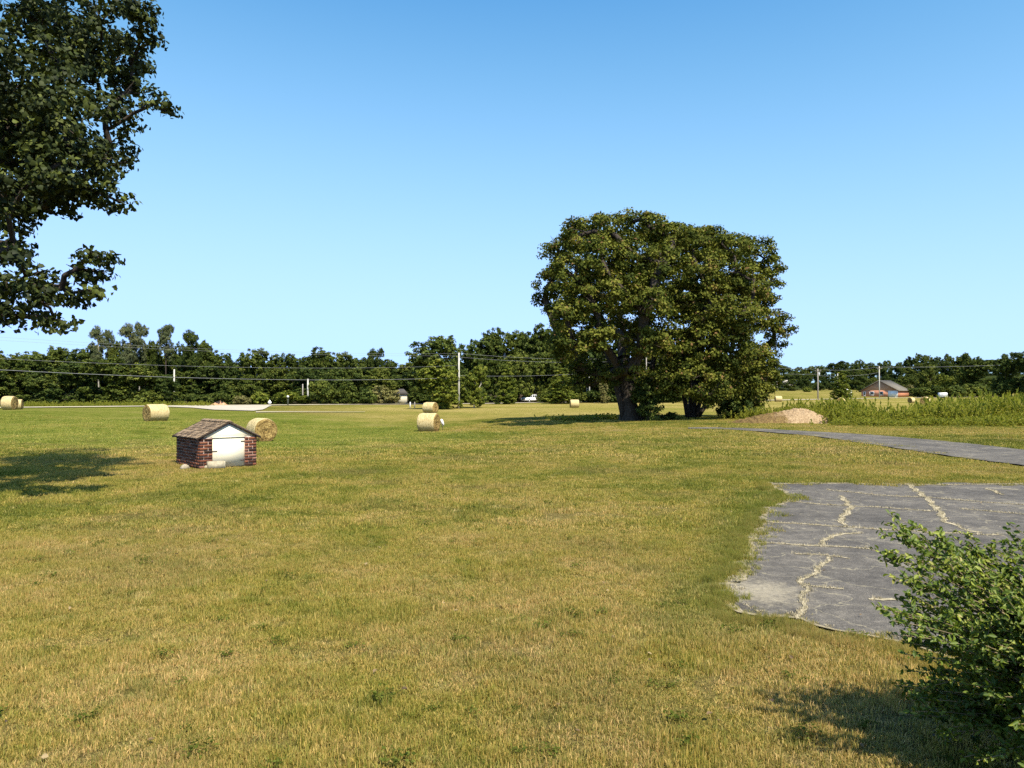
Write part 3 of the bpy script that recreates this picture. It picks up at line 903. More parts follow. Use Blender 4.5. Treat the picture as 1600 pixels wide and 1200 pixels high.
lobA = [(872,388,26,F0),(905,368,30,Fm),(948,356,28,Fm),(984,348,22,F0),(1018,356,26,Fm),(1048,372,30,Fm),(862,440,26,F0),(852,466,16,F0),
        (892,428,34,FB),(940,405,40,FB),(990,400,40,FB),(1035,415,38,FB),(880,492,30,FB),(925,470,38,FB),(975,455,38,FB),(1020,470,38,FB),
        (893,540,32,FB),(935,525,30,(-1.0,1.0)),(910,575,22,F0),(1005,530,32,FB),(872,525,20,F0),(945,575,22,F0),(968,500,17,Fm),(955,588,18,Fm),(985,578,18,(-0.6,)),(925,602,13,F0),(1000,505,16,F0),(895,600,14,F0),
        (1010,590,24,F0),(1040,530,30,(-1,))]
lobB = [(1072,372,22,Fm),(1100,372,20,F0),(1128,380,18,Fm),(1085,384,28,Fm),(1115,376,24,F0),(1150,384,26,Fm),(1185,396,26,F0),(1205,420,20,F0),(1200,455,22,F0),(1095,425,38,FB),(1140,425,38,FB),
        (1178,440,32,FB),(1065,470,36,FB),(1110,475,40,F3),(1160,490,38,FB),(1200,495,26,F0),(1228,508,16,F0),(1210,530,18,F0),(1050,545,34,FB),
        (1095,535,38,F3),(1145,545,38,FB),(1185,560,30,Fm),(1040,595,28,(-1,0)),(1080,590,34,(-1.2,0)),(1125,595,34,(-1,0.5)),(1165,600,30,Fm),
        (1198,595,20,F0),(1185,625,16,F0),(1140,628,16,F0),(1110,618,20,(-1,)),(1060,612,18,(-1,))]
pA = pt(985, 54.5); pA.z = gz(pA.x, pA.y)
fA = pt(975, 54.5, py=560)
big_tree("walnut_tree", lobA, pA, fA, 0.62, "big spreading tree with a thick dark trunk, left one of the pair beyond the lawn", 11, 54.5, 5.0,
         [(pt(1000,54.8,z=-0.1), pt(1025,55,py=540), 0.35), (pt(976,54.2,z=-0.1), pt(940,54,py=530), 0.26)])
pB = pt(1080, 58.5); pB.z = gz(pB.x, pB.y)
fB = pt(1085, 58.5, py=600)
big_tree("walnut_tree", lobB, pB, fB, 0.36, "broad leafy tree with several thin stems, right of the thick-trunked tree", 12, 58.0, 5.0,
         [(pt(1075,58,z=-0.1), pt(1055,58,py=570), 0.22), (pt(1086,58.3,z=-0.1), pt(1105,58,py=570), 0.2), (pt(1088,59,z=-0.1), pt(1140,60,py=570), 0.22)])

# undergrowth beneath the pair
def shrub_at(name, px, d, wpx, hpx, mat, label, cat='shrub', seed=1, group=None, leaf=0.18, dens=1.6):
    p = pt(px, d); p.z = gz(p.x, p.y)
    root = empty(name, p)
    W = wpx / F * d * 0.5; H = hpx / F * d
    r = random.Random(seed)
    lob = []
    for k in range(6):
        rr = W * r.uniform(0.4, 0.6)
        zr = min(rr, H*0.45)
        lob.append((r.uniform(-1, 1)*(W-rr), r.uniform(-1, 1)*(W-rr)*0.8, r.uniform(zr*0.7, max(zr*0.8, H - zr)), rr, rr, zr))
    lob.append((0, 0, H*0.5, W*0.7, W*0.7, H*0.5))
    C, N, T, K = lobe_cloud(lob, dens*1.8, 0.3, 34, seed, 0.5)
    m = C[:, 2] > 0.03
    o = link("foliage", leaf_mesh("foliage", C[m], N[m], leaf*(0.7+0.6*np.random.default_rng(seed).random(m.sum())), mat, seed, 0.5, rnd=T[m]), root); o['kind'] = 'stuff'
    mb = MB()
    for k in range(5):
        a = r.uniform(0, 6.28)
        mb.tube(bez(Vector((0.06*math.cos(a), 0.06*math.sin(a), -0.1)), Vector((0.1*math.cos(a), 0.1*math.sin(a), H*0.4)), Vector((W*0.55*math.cos(a), W*0.55*math.sin(a), H*0.75)), 5), [0.05, 0.04, 0.03, 0.02, 0.01], 5)
    mb.obj("stem", M_bark, root, True)
    tag(root, label, cat, group)
    return root
shrub_at("shrub", 1014, 53.0, 58, 74, M_far_dark, "dark low shrub pressed against the thick trunk of the big tree", seed=3)
shrub_at("shrub", 1150, 55.5, 70, 34, M_far_dark, "dark thicket under the right side of the tree pair beside the dirt mound", seed=5)
shrub_at("shrub", 1045, 53.5, 44, 10, M_far_dark, "very low dark undergrowth between the two trunks", seed=6)

# ---------------------------------------------------------------- left tree, near
def left_tree():
    d0 = 14.0
    base = Vector((-11.6, 14.4, 0)); base.z = gz(base.x, base.y)
    root = empty("maple_tree", base)
    L = [(60,20,85,0.3),(150,20,62,-0.2),(215,25,30,0),(238,60,16,0.2),(40,110,85,-1.0),(120,110,66,0.2),(180,90,42,0.6),(200,140,30,0.2),(236,160,22,0),(256,172,13,0),
         (90,190,75,-1.0),(160,180,45,0),(30,200,75,0.9),(110,250,60,-0.3),(160,250,34,0.5),(40,280,60,0.8),(150,300,30,0),(185,315,16,0),(195,252,13,0.3),(110,305,34,0.3),
         (65,320,28,0.4),(15,330,30,0.5),(20,385,26,0.6),(5,300,45,-.8),
         (15,455,40,0.2),(60,470,34,-0.2),(95,450,30,0.2),(120,420,22,0.1),(140,395,14,0),(150,425,14,0.2),(150,455,13,0),(115,470,24,0.3),(85,500,18,0.1),(30,495,26,0.3),(100,505,10,0),(62,425,18,0.2),(160,405,8,0.1),
         (10,200,60,-0.6),(-30,120,80,-0.8),(-30,260,80,0),(-30,350,60,0.3),(-30,430,60,0.2),(70,265,50,-0.5),(110,290,36,0.2),(60,215,60,0.4),(-20,500,40,0.2),(170,230,30,0.1),(200,95,34,0.3),(100,50,70,0.8),(15,410,26,-0.4)]
    lobes = []
    for px, py, rp, o in L:
        d = d0 + o * 1.6 - (2.5 if py > 360 else (1.1 if py > 240 else 0.0))
        p = pt(px, d, py=py) - base; R = rp / F * d
        lobes.append((p.x, p.y, p.z, R, R*1.15, R*0.85))
    r = random.Random(4)
    for k in range(46):   # the rest of the crown, out of view to the left and above
        a = r.uniform(0, 6.28); rr = r.uniform(1.2, 4.6)
        z = r.uniform(4.2, 14.5)
        lim = 4.8 * math.sqrt(max(0.1, 1 - ((z - 8.5)/7.0)**2))
        rr = min(rr, lim)
        x, y = rr*math.cos(a), rr*math.sin(a)
        X, Y, Z = base.x + x, base.y + y, base.z + z
        px = 800 + X/Y*F; py = HZ - (Z - CAM_H)/Y*F
        if px > -90 and py > -90: continue
        lobes.append((x, y, z, 1.15, 1.15, 0.95))
    for X_, Y_, Z_ in [(-9.9,11.3,4.2),(-10.8,12.4,4.8),(-9.6,12.6,5.6),(-9.3,11.9,4.9),(-10.4,13.4,6.0),(-9.5,13.6,6.8),(-10.9,10.6,4.4),(-9.4,10.9,3.7)]:  # extra crown lobes, mostly out of frame, added to thicken its lawn shadow
        lobes.append((X_-base.x, Y_-base.y, Z_-base.z, 1.15, 1.2, 0.7))
    nv = len(L)
    C, N, T, K = lobe_cloud(lobes[:nv], 7.2, 0.24, 23, 21, 0.35, 0.2)
    C2, N2, T2, _ = lobe_cloud(lobes[nv:], 3.0, 0.35, 14, 23, 0.35, 0.2)
    C, N, T = np.concatenate([C, C2]), np.concatenate([N, N2]), np.concatenate([T, T2])
    # drop leaves on the far side of the silhouette beyond the frame only thinly
    me = leaf_mesh("foliage", C, N, np.random.default_rng(3).uniform(0.065, 0.125, len(C)), M_left_leaf, 22, 0.8, 'lobed', rnd=T)
    o = link("foliage", me, root); o['kind'] = 'stuff'
    mb = MB()
    limbs(mb, (0, 0, 0), (0.1, 0, 3.4), lobes, 0.30, 9, 5, k_r=0.72)
    mb.obj("trunk", M_bark, root, True)
    tag(root, "near leafy tree with dark lobed leaves reaching in from the left edge of the picture", 'tree')
left_tree()

# ---------------------------------------------------------------- background trees: meshes shared between copies
def tree_variant(kind, seed):
    r = random.Random(seed); rn = np.random.default_rng(seed)
    lob = []
    H = 12.0
    mb = MB()
    if kind == 'broad':
        W = 4.6
        for k in range(24):
            a = r.uniform(0, 6.28); z = r.uniform(2.4, 10.6)
            lim = W * math.sqrt(max(0.06, 1 - ((z - 6.3)/5.6)**2))
            q = lim * math.sqrt(r.random())*0.85; R = r.uniform(1.1, 1.9)
            lob.append((q*math.cos(a), q*math.sin(a), z, R, R, R*1.05))
        lob.append((r.uniform(-.6,.6), 0, 10.6, 1.5, 1.5, 1.3))
        C, N, T, K = lobe_cloud(lob, 0.8, 0.62, 30, seed, 0.5)
        size = rn.uniform(0.26, 0.52, len(C))
        limbs(mb, (0,0,0), (0,0,4.0), lob, 0.26, seed, 1, seg=7)
    elif kind == 'full':   # foliage down to the ground
        W = 5.0
        for k in range(22):
            a = r.uniform(0, 6.28); z = r.uniform(0.8, 10.2)
            lim = W * math.sqrt(max(0.06, 1 - ((z - 3.8)/7.6)**2))
            q = lim * math.sqrt(r.random())*0.88; R = r.uniform(1.1, 1.9)
            lob.append((q*math.cos(a), q*math.sin(a), z, R, R, R*1.05))
        C, N, T, K = lobe_cloud(lob, 0.75, 0.62, 36, seed, 0.5)
        size = rn.uniform(0.26, 0.52, len(C))
        limbs(mb, (0,0,0), (0,0,2.4), lob, 0.22, seed, 1, seg=7)
    elif kind == 'cone':
        for k in range(16):
            z = 1.0 + 10.2*k/15; lim = 3.4 * (1 - z/12.4)**0.8
            a = k*2.4; R = 0.6 + lim*0.42
            lob.append((lim*0.55*math.cos(a), lim*0.55*math.sin(a), z, R, R, R*0.9))
        C, N, T, K = lobe_cloud(lob, 1.2, 0.45, 36, seed, 0.5)
        size = rn.uniform(0.2, 0.42, len(C))
        limbs(mb, (0,0,0), (0,0,6.0), lob[:4], 0.2, seed, 1, seg=7)
    elif kind == 'pine':
        for k in range(20):
            z = r.uniform(6.0, 11.6); a = k*2.4 + r.random()
            lim = 2.3 * math.sqrt(max(0.08, 1 - ((z - 8.9)/3.3)**2))
            q = lim * r.uniform(0.35, 0.9); R = r.uniform(0.6, 1.0)
            lob.append((q*math.cos(a), q*math.sin(a), z, R*1.2, R*1.2, R*0.85))
        C, N, T, K = lobe_cloud(lob, 2.6, 0.40, 28, seed, 0.3)
        size = rn.uniform(0.14, 0.42, len(C))
        limbs(mb, (0,0,0), (0.1,0,8.8), lob, 0.19, seed, 2, seg=7, flare=1.2)
    elif kind == 'bush':
        for k in range(9):
            a = r.uniform(0, 6.28); R = r.uniform(0.9, 1.4); q = r.uniform(0, 1.6)
            lob.append((q*math.cos(a), q*math.sin(a), r.uniform(0.7, 2.1), R, R, R*0.8))
        C, N, T, K = lobe_cloud(lob, 1.8, 0.38, 30, seed, 0.5)
        size = rn.uniform(0.18, 0.36, len(C))
        for k in range(4):
            a = r.uniform(0, 6.28)
            mb.tube([Vector((0,0,-0.1)), Vector((0.3*math.cos(a), 0.3*math.sin(a), 0.9)), Vector((1.0*math.cos(a), 1.0*math.sin(a), 2.0))], [0.08, 0.06, 0.03], 5)
    m = C[:, 2] > 0.02
    C, N, T, size = C[m], N[m], T[m], size[m]
    asp = 0.32 if kind == 'pine' else 0.75
    def build(mat): return leaf_mesh("foliage_" + kind, C, N, size, mat, seed, asp, rnd=T)
    return build, mb.mesh("trunk_" + kind, M_bark, True)
VAR = {}
HREF = {'broad': 12.0, 'full': 11.6, 'cone': 12.2, 'pine': 12.0, 'bush': 3.2}
WREF = {'broad': 10.6, 'full': 11.4, 'cone': 5.6, 'pine': 5.6, 'bush': 5.2}
for kind, n in (('broad', 4), ('full', 4), ('cone', 2), ('pine', 3), ('bush', 3)):
    VAR[kind] = [tree_variant(kind, 100 + 7*i + len(kind)) for i in range(n)]
_lm = {}
def leaf_var(kind, i, mat):
    k = (kind, i)
    if k not in _lm: _lm[k] = VAR[kind][i][0](M_far_mid)
    return _lm[k]
def tree(name, kind, px, d, top, wpx, mat, label, group=None, pale=False, cat='tree', zoff=0.0, sy=None):
    p = pt(px, d); p.z = gz(p.x, p.y) + zoff
    ztop = CAM_H + (HZ - top)/F*d
    s = max(0.5, (ztop - p.z)) / HREF[kind]
    w = wpx / F * d / WREF[kind]
    i = random.randrange(len(VAR[kind]))
    root = empty(name, p, random.uniform(0, 6.28))
    a = link("foliage", leaf_var(kind, i, mat), root, scale=(w, w, s)); a['kind'] = 'stuff'
    a.material_slots[0].link = 'OBJECT'; a.material_slots[0].material = mat
    tm = VAR[kind][i][1]
    if pale:
        tm2 = bpy.data.meshes.get("pale_" + tm.name)
        if not tm2:
            tm2 = tm.copy(); tm2.name = "pale_" + tm.name; tm2.materials.clear(); tm2.materials.append(M_bark_pale)
        tm = tm2
    link("trunk", tm, root, scale=(w, w, s))
    tag(root, label, cat, group)
    return root

D, MI, LI, TA = M_far_dark, M_far_mid, M_far_light, M_far_tan
G1 = "trees of the wood across the road"
LMK = [(-60, "beyond the left edge"), (13, "above the leftmost hay bale"), (60, "right of the leftmost hay bale"), (110, "above the roadside thicket's left end"), (153, "behind the sparse greyish pine"),
       (203, "below the tallest pine"), (259, "by the lone open pine"), (299, "by the dark dense pine"), (325, "just right of the dark dense pine"), (342, "behind the orange clay heap"), (380, "left of the white marker"), (421, "above the white marker"),
       (450, "above the mailbox"), (481, "by the pale bare post"), (505, "right of the pale bare post"), (530, "midway between bare post and outbuilding"), (560, "left of the twin pointed tops"), (590, "behind the twin pointed tops"), (610, "left of the cream outbuilding"),
       (640, "behind the cream outbuilding"), (660, "left of the large round tree"), (717, "behind the pale utility pole"), (745, "behind the narrow bright tree"), (768, "right of the narrow bright tree"), (793, "above the pointed light tree"),
       (820, "above the white pickup"), (848, "right of the white pickup"), (872, "behind the wide cone-shaped tree"), (905, "left of the bare pale pole"), (930, "right of the bare pale pole"), (960, "left of the thick trunk"), (1010, "behind the thick trunk"), (1065, "between the big trees' trunks"), (1130, "behind the dirt mound's left end")]
_seen = set()
def wood_label(px, row, mat, w):
    tone = {"forest_leaf_dark": "dark", "forest_leaf": "mid-green"}.get(mat.name, "light")
    lm = min(LMK, key=lambda q: abs(q[0] - px))[1]
    l = "%s %s tree %s, %s" % ("wide" if w > 46 else "slim", tone, row, lm)
    if l in _seen: l = l.replace(" tree ", " leafy tree ")
    _seen.add(l); return l
# wood across the road, back row to front row
back = [(-70,545,70),(-20,540,66),(30,550,62),(62,552,56),(100,541,50),(130,548,50),(175,556,56),(215,556,50),(238,541,34),(262,552,44),(300,548,44),(322,540,40),(345,552,44),
        (383,556,50),(430,556,46),(455,551,34),(480,556,44),(506,545,48),(527,549,40),(550,558,46),(570,560,40),(606,560,44),(640,566,44),(660,556,50),
        (715,560,44),(742,528,46),(764,514,46),(792,516,48),(818,520,46),(845,510,52),(880,505,60),(925,520,60),(970,525,60),(1020,535,60),(1080,545,60),(1140,560,50)]
for (px, tp, w) in back:
    mt = random.choice([D, MI, MI])
    tree("forest_tree", 'broad', px, random.uniform(176, 192), tp, w*1.4, mt, wood_label(px, "on the wood's skyline", mt, w), G1)
for px in range(-80, 1180, 34):
    tree("forest_tree", 'broad', px, random.uniform(200, 212), np.interp(px, [-80, 250, 380, 640, 720, 1180], [566, 566, 572, 575, 560, 560]) + random.uniform(-4, 6), random.uniform(60, 76), D,
         "dark tree deep inside the wood, %s" % min(LMK, key=lambda q: abs(q[0] - px))[1], G1)
mid_ = [(-60,575,80),(-10,570,80),(300,575,44),(328,570,46),(352,580,40),(375,585,44),(410,570,46),(445,575,44),(475,572,46),(500,575,40),(530,575,44),(560,572,46),(590,572,46),
        (615,585,40),(650,580,50),(700,575,46),(770,560,46),(800,548,44),(828,555,46),(858,545,50),(905,560,50),(950,570,50),(1000,585,50),(1060,590,50)]
for (px, tp, w) in mid_:
    mt = random.choice([D, D, MI])
    tree("forest_tree", random.choice(['broad', 'full']), px, random.uniform(167, 175), tp, w*1.4, mt, wood_label(px, "in the wood's front row", mt, w), G1)
for i, px in enumerate(range(60, 1130, 26)):
    if 600 < px < 650 or 806 < px < 862: continue
    mt = random.choice([D, D, MI])
    tree("understory_bush", 'bush', px + random.uniform(-8, 8), random.uniform(163, 168), random.uniform(606, 616), random.uniform(34, 48), mt,
         "low %s undergrowth bush in the wood, %s" % ("dark" if mt is D else "mid-green", min(LMK, key=lambda q: abs(q[0] - px))[1]), "undergrowth bushes at the foot of the wood", cat='bush')
for px, tp, w, lb in [(140,536,34,"left of the sparse greyish pine"),(183,532,34,"between the short narrow pine and the tallest pine"),(238,531,34,"between the tallest pine and the lone open pine"),(280,534,32,"between the lone open pine and the dark dense pine"),(316,530,34,"right of the dark dense pine")]:
    tree("forest_tree", 'broad', px, 180, tp, w, random.choice([D, MI]), "leafy tree filling the wood's skyline " + lb)
# named individuals
tree("broadleaf_tree", 'broad', 395, 168, 543, 58, MI, "rounded mid-green tree rising above the wood right of the tall pines", pale=True)
tree("cedar_tree", 'cone', 357, 172, 550, 26, D, "narrow dark cone-shaped tree at the dip in the wood's skyline")
tree("pine_tree", 'pine', 153, 178, 504, 30, M_pine, "thin tall pine with a sparse greyish crown, leftmost of the pines above the wood", zoff=0, pale=True)
tree("pine_tree", 'pine', 170, 182, 516, 18, M_pine, "short narrow pine close to the right of the sparse greyish pine")
tree("pine_tree", 'pine', 203, 176, 500, 40, M_pine, "tallest pine above the wood with a wide crown touching its right neighbour")
tree("pine_tree", 'pine', 219, 180, 503, 26, M_pine, "pale trunked pine leaning against the right side of the tallest pine", pale=True)
tree("pine_tree", 'pine', 259, 178, 508, 30, M_pine, "lone open-crowned pine standing halfway between the tallest pines and the dark one")
tree("pine_tree", 'pine', 299, 174, 511, 36, D, "dark dense pine, rightmost of the tall pines above the wood")
tree("pine_tree", 'pine', 580, 172, 541, 22, D, "left twin of two small dark pointed tops in the middle of the wood")
tree("pine_tree", 'pine', 592, 172, 543, 18, D, "right twin of two small dark pointed tops in the middle of the wood")
tree("oak_tree", 'broad', 678, 150, 523, 104, D, "large round dark tree behind the utility pole in front of the wood")
tree("young_tree", 'full', 688, 113, 561, 92, LI, "bright yellow-green tree directly left of the utility pole")
tree("young_tree", 'full', 741, 117, 566, 54, LI, "narrow bright green tree directly right of the utility pole", pale=True)
tree("young_tree", 'cone', 793, 150, 570, 34, LI, "pointed light green tree in the wood left of the white pickup")
tree("young_tree", 'cone', 876, 150, 574, 46, LI, "wide cone-shaped light green tree right of the white pickup")
tree("young_tree", 'broad', 905, 158, 590, 30, MI, "small tree close to the left of the bare grey pole by the road")
tree("orchard_tree", 'full', 943, 158, 596, 26, TA, "small tan-leaved tree seen left of the big trunk")
Gm = "bushy trees at the road left"
for (px, tp, w, dd, mt, lb) in [(-40,560,110,135,MI,"bushy tree behind the leftmost hay bale"),(15,556,80,140,MI,"yellowish bushy tree above the leftmost hay bale"),
      (60,590,70,138,D,"low dark bushy tree right of the leftmost hay bale"),(115,566,90,138,D,"dark bushy tree below the sparse greyish pine, left end of the roadside thicket"),
      (165,557,96,136,MI,"tallest bushy tree of the roadside thicket with lit yellow-green top"),(215,566,84,137,MI,"bushy tree of the roadside thicket behind the left hay bale"),
      (258,582,60,139,D,"low bushy tree at the right end of the roadside thicket")]:
    tree("bushy_tree", 'full', px, dd, tp, w, mt, lb)
for (px, tp, w, dd, mt, lb) in [(345,610,30,150,D,"small dark bush beside the orange clay heap"),(378,615,34,146,TA,"low tan bush behind the pale gravel apron"),
      (408,607,44,148,LI,"rounded yellow-green bush above the white marker"),(448,608,44,150,LI,"pale green bush directly behind the signpost"),
      (476,616,34,148,LI,"small pale bush right of the signpost"),(505,588,50,146,MI,"dark bush right of the two bare posts in the wood edge"),
      (540,594,50,147,MI,"green bush in the wood edge between the bare posts and the cottage"),(573,600,46,147,D,"dark low bush left of the tan bush by the cottage"),
      (600,597,56,150,TA,"tan feathery bush directly left of the small cottage"),(1188,597,26,185,MI,"round green bush at the far field edge right of the big trees"),
      (1172,603,24,188,D,"dark bush partly behind the big trees' lowest right branches"),(800,606,16,160,MI,"small bush left of the white pickup"),
      (752,600,30,150,D,"dark bush behind the twin-stemmed bright tree")]:
    tree("roadside_bush", 'bush', px, dd, tp, w, mt, lb, cat='bush')

# right-hand side
tree("street_tree", 'cone', 1315, 205, 578, 30, LI, "small upright green tree standing alone left of the brick house")
for (px, tp, w, dd, mt, k, lb) in [(1424,597,30,262,TA,'bush',"reddish-brown bush at the right corner of the brick house"),(1447,567,34,258,MI,'full',"slim green tree right of the brick house"),
      (1478,584,32,256,LI,'full',"small light tree between the slim tree and the large round one"),(1505,572,34,250,MI,'full',"narrow tree leaning on the left of the large round tree"),
      (1530,560,62,246,MI,'full',"large round mid-green tree above the weeds at right"),(1568,552,44,215,D,'full',"very dark tree near the right edge with a ragged top"),
      (1600,545,60,210,D,'full',"tallest very dark tree cut by the right edge"),(1660,548,70,214,D,'full',"dark tree just past the right edge"),
      (1405,604,22,300,D,'bush',"low dark bush behind the roof of the brick house")]:
    tree("field_tree", k, px, dd, tp, w, mt, lb, cat='bush' if k == 'bush' else 'tree')
for px, tp, mt, lb in [(1440,603,D,"right of the brick house"),(1462,600,MI,"behind the small trailer"),(1490,598,D,"left of the large round tree"),(1515,596,MI,"under the left side of the large round tree"),(1542,596,D,"under the right side of the large round tree"),(1568,592,D,"below the ragged dark tree"),(1595,592,D,"at the right edge"),(1625,592,D,"past the right edge")]:
    tree("hedge_bush", 'bush', px, 236, tp, 44, mt, "dense field-edge bush " + lb, cat='bush')
for px, tp, mt, lb in [(1262,604,LI,"left of the crosssarm pole"),(1345,600,D,"at the left corner of the brick house")]:
    tree("hedge_bush", 'bush', px, 300, tp, 16, mt, "small distant bush " + lb.replace("sss","ss"), cat='bush')
prof = [(1100,575),(1200,570),(1240,568),(1275,570),(1330,564),(1400,561),(1440,553),(1475,554),(1520,553),(1550,562),(1620,560),(1750,560)]
HLM = [(1125, "behind the right big tree"), (1170, "behind the round field-edge bush"), (1195, "left of the small far poles"), (1211, "behind the small far poles"), (1234, "around the tiny hill house"), (1257, "left of the crossarm pole"), (1278, "behind the crossarm pole"), (1298, "left of the lone upright tree"), (1318, "behind the lone upright tree"),
       (1340, "left of the house pole"), (1362, "above the brick house's gable"), (1380, "behind the house pole"), (1402, "right of the house pole"), (1426, "above the reddish bush"), (1448, "above the slim green tree"), (1475, "above the small trailer"),
       (1502, "left of the large round tree"), (1530, "behind the large round tree"), (1565, "behind the ragged dark tree"), (1600, "at the picture's right edge"), (1650, "past the right edge")]
G2 = "trees of the far wooded hill"
for row, (dd, dy, st) in enumerate([(440, 0, 15), (400, 12, 17), (360, 24, 18), (335, 33, 18)]):
    px = 1110 + row*7
    while px < 1700:
        tp = np.interp(px, [p[0] for p in prof], [p[1] for p in prof]) + dy + random.uniform(-3, 5)
        tree("hill_tree", random.choice(['broad', 'broad', 'full', 'pine']) if row == 0 else 'full', px, dd + random.uniform(-8, 8), tp, random.uniform(20, 30), random.choice([D, D, MI]),
             ("tree on the skyline of the far hill, ", "tree just below the skyline of the far hill, ", "tree halfway down the far hill, ", "tree at the foot of the far hill, ")[row] + min(HLM, key=lambda q: abs(q[0] - px))[1], G2)
        px += st * random.uniform(0.8, 1.25)

# ---------------------------------------------------------------- hay bales
M_bale_end = None
def mat_bale_end():
    m, nt, b = new_mat("bale_end")
    co = objco(nt)
    sp = nt.nodes.new("ShaderNodeSeparateXYZ"); nt.links.new(co, sp.inputs[0])
    rad = maths(nt, 'SQRT', maths(nt, 'ADD', maths(nt, 'POWER', sp.outputs[1], 2.0), maths(nt, 'POWER', sp.outputs[2], 2.0)))
    n = noise(nt, 5, 5, 0.7, co)
    w = maths(nt, 'SINE', maths(nt, 'ADD', maths(nt, 'MULTIPLY', rad, 38.0), maths(nt, 'MULTIPLY', n, 22.0)))
    v = maths(nt, 'ADD', maths(nt, 'MULTIPLY', w, 0.055), maths(nt, 'ADD', maths(nt, 'MULTIPLY', noise(nt, 16, 5, 0.7, co), 0.5), maths(nt, 'MULTIPLY', noise(nt, 3.0, 4, 0.6, co), 0.5)))
    c = ramp(nt, v, [(0.38, (0.07, 0.042, 0.014)), (0.5, (0.22, 0.145, 0.045)), (0.62, (0.42, 0.30, 0.11))])
    nt.links.new(c, b.inputs["Base Color"]); b.inputs["Roughness"].default_value = 1.0
    bump(nt, b, v, 1.0, 0.06)
    return m
def mat_bale_side():
    m, nt, b = new_mat("bale_side")
    co = objco(nt)
    mp = nt.nodes.new("ShaderNodeMapping"); mp.inputs["Scale"].default_value = (5.0, 1, 1); nt.links.new(co, mp.inputs[0])
    n = noise(nt, 5, 6, 0.7, mp.outputs[0]); f = noise(nt, 40, 3, 0.7, co)
    c = ramp(nt, n, [(0.33, (0.34, 0.24, 0.10)), (0.5, (0.54, 0.42, 0.20)), (0.67, (0.68, 0.56, 0.31))])
    c = mixc(nt, 1.0, c, ramp(nt, f, [(0.3, 0.7), (0.6, 1.1)]), 'MULTIPLY')
    nt.links.new(c, b.inputs["Base Color"]); b.inputs["Roughness"].default_value = 1.0
    bump(nt, b, maths(nt, 'ADD', n, f), 0.8, 0.04)
    return m
M_be, M_bs = mat_bale_end(), mat_bale_side()
def bale(px, d, dia, length, yaw, label, seed, tall=1.0):
    r = np.random.default_rng(seed)
    p = pt(px, d); g = gz(p.x, p.y)
    R = dia/2
    root = empty("hay_bale", (p.x, p.y, g), yaw)
    nx, na = 17, 48
    V = []
    for i in range(nx):
        x = -length/2 + length*i/(nx-1)
        edge = min(i, nx-1-i)
        q = 1.0 if edge > 1 else (0.985 if edge == 1 else 0.94)
        groove = 0.993 if i % 4 == 2 else 1.0
        for k in range(na):
            a = 2*math.pi*k/na
            rr = R*q*groove*(1 + 0.012*math.sin(3*a + seed) + r.normal(0, 0.006))
            z = math.sin(a)*rr
            if z < -R*0.90: z = -R*0.90 + (z + R*0.90)*0.25     # settled flat at the bottom
            V.append((x, math.cos(a)*rr, z + R*0.92))
    i, k = np.meshgrid(np.arange(nx-1), np.arange(na), indexing='ij'); k2 = (k+1) % na
    Fq = np.stack([i*na+k, i*na+k2, (i+1)*na+k2, (i+1)*na+k], -1).reshape(-1, 4)
    V = np.array(V) * np.array([1, 1, tall])
    link("wrapped_side", mesh_np("wrapped_side", V - np.array([0,0,R*0.92]), Fq, M_bs, None, True), root, (0, 0, R*0.92))
    for s in (-1, 1):
        W = []; nr = 9
        for j in range(nr):
            f = 1 - j/(nr-1)
            for k_ in range(na):
                a = 2*math.pi*k_/na
                rr = R*0.945*f*(1 + 0.01*math.sin(3*a+seed))
                z = math.sin(a)*rr
                if z < -R*0.90: z = -R*0.90 + (z + R*0.90)*0.25
                dx = 0.02*math.sin(f*26) + r.normal(0, 0.008) + (0.03*f if f < 0.9 else 0.0) - (0.07 if f < 0.12 else 0)
                W.append((s*(length/2 + (0 if f > 0.98 else 0.012 + dx)), math.cos(a)*rr, z))
        i, k = np.meshgrid(np.arange(nr-1), np.arange(na), indexing='ij'); k2 = (k+1) % na
        Fe = np.stack([i*na+k, i*na+k2, (i+1)*na+k2, (i+1)*na+k], -1).reshape(-1, 4)
        link("rolled_end", mesh_np("rolled_end", np.array(W), Fe, M_be, None, True), root, (0, 0, R*0.92))
    tag(root, label, 'hay bale', "round hay bales in the field")
    return root
# yaw: direction of the roll axis
bale(409, 42.0, 1.38, 1.35, math.radians(-50), "round hay bale half hidden behind the brick shed, its rolled end facing right", 1)
bale(670, 52.0, 1.36, 1.25, math.radians(-17), "nearer and larger of the two round bales lined up in mid field", 2)
bale(672.5, 91.0, 1.36, 1.55, math.radians(-30), "smaller round bale seen just above and behind the mid-field bale", 3)
bale(244, 56.0, 1.34, 1.45, math.radians(54), "round bale left of the shed with its dark rolled end facing left", 4)
bale(897.5, 119.0, 1.36, 1.35, math.radians(4), "small distant round bale on the golden field left of the big trunk", 5)
bale(1216, 178.0, 1.45, 1.5, math.radians(-5), "tiny pale bale beyond the dirt mound in the far right field", 6)
bale(15, 75.0, 1.45, 1.0, math.radians(6), "leftmost round bale at the far left edge of the field", 7)
bale(29, 77.5, 1.1, 0.7, math.radians(20), "low bale tucked to the right of the leftmost bale", 8)
bale(1314, 125.0, 1.3, 0.9, math.radians(60), "pale bale showing above the thin weeds below the lone upright tree", 9)
bale(1446, 118.0, 1.45, 1.4, math.radians(50), "pale bale glimpsed through the tall weeds right of the brick house", 10)
bale(1424, 150.0, 1.2, 0.9, math.radians(20), "small pale bale just right of the brick house front", 11)

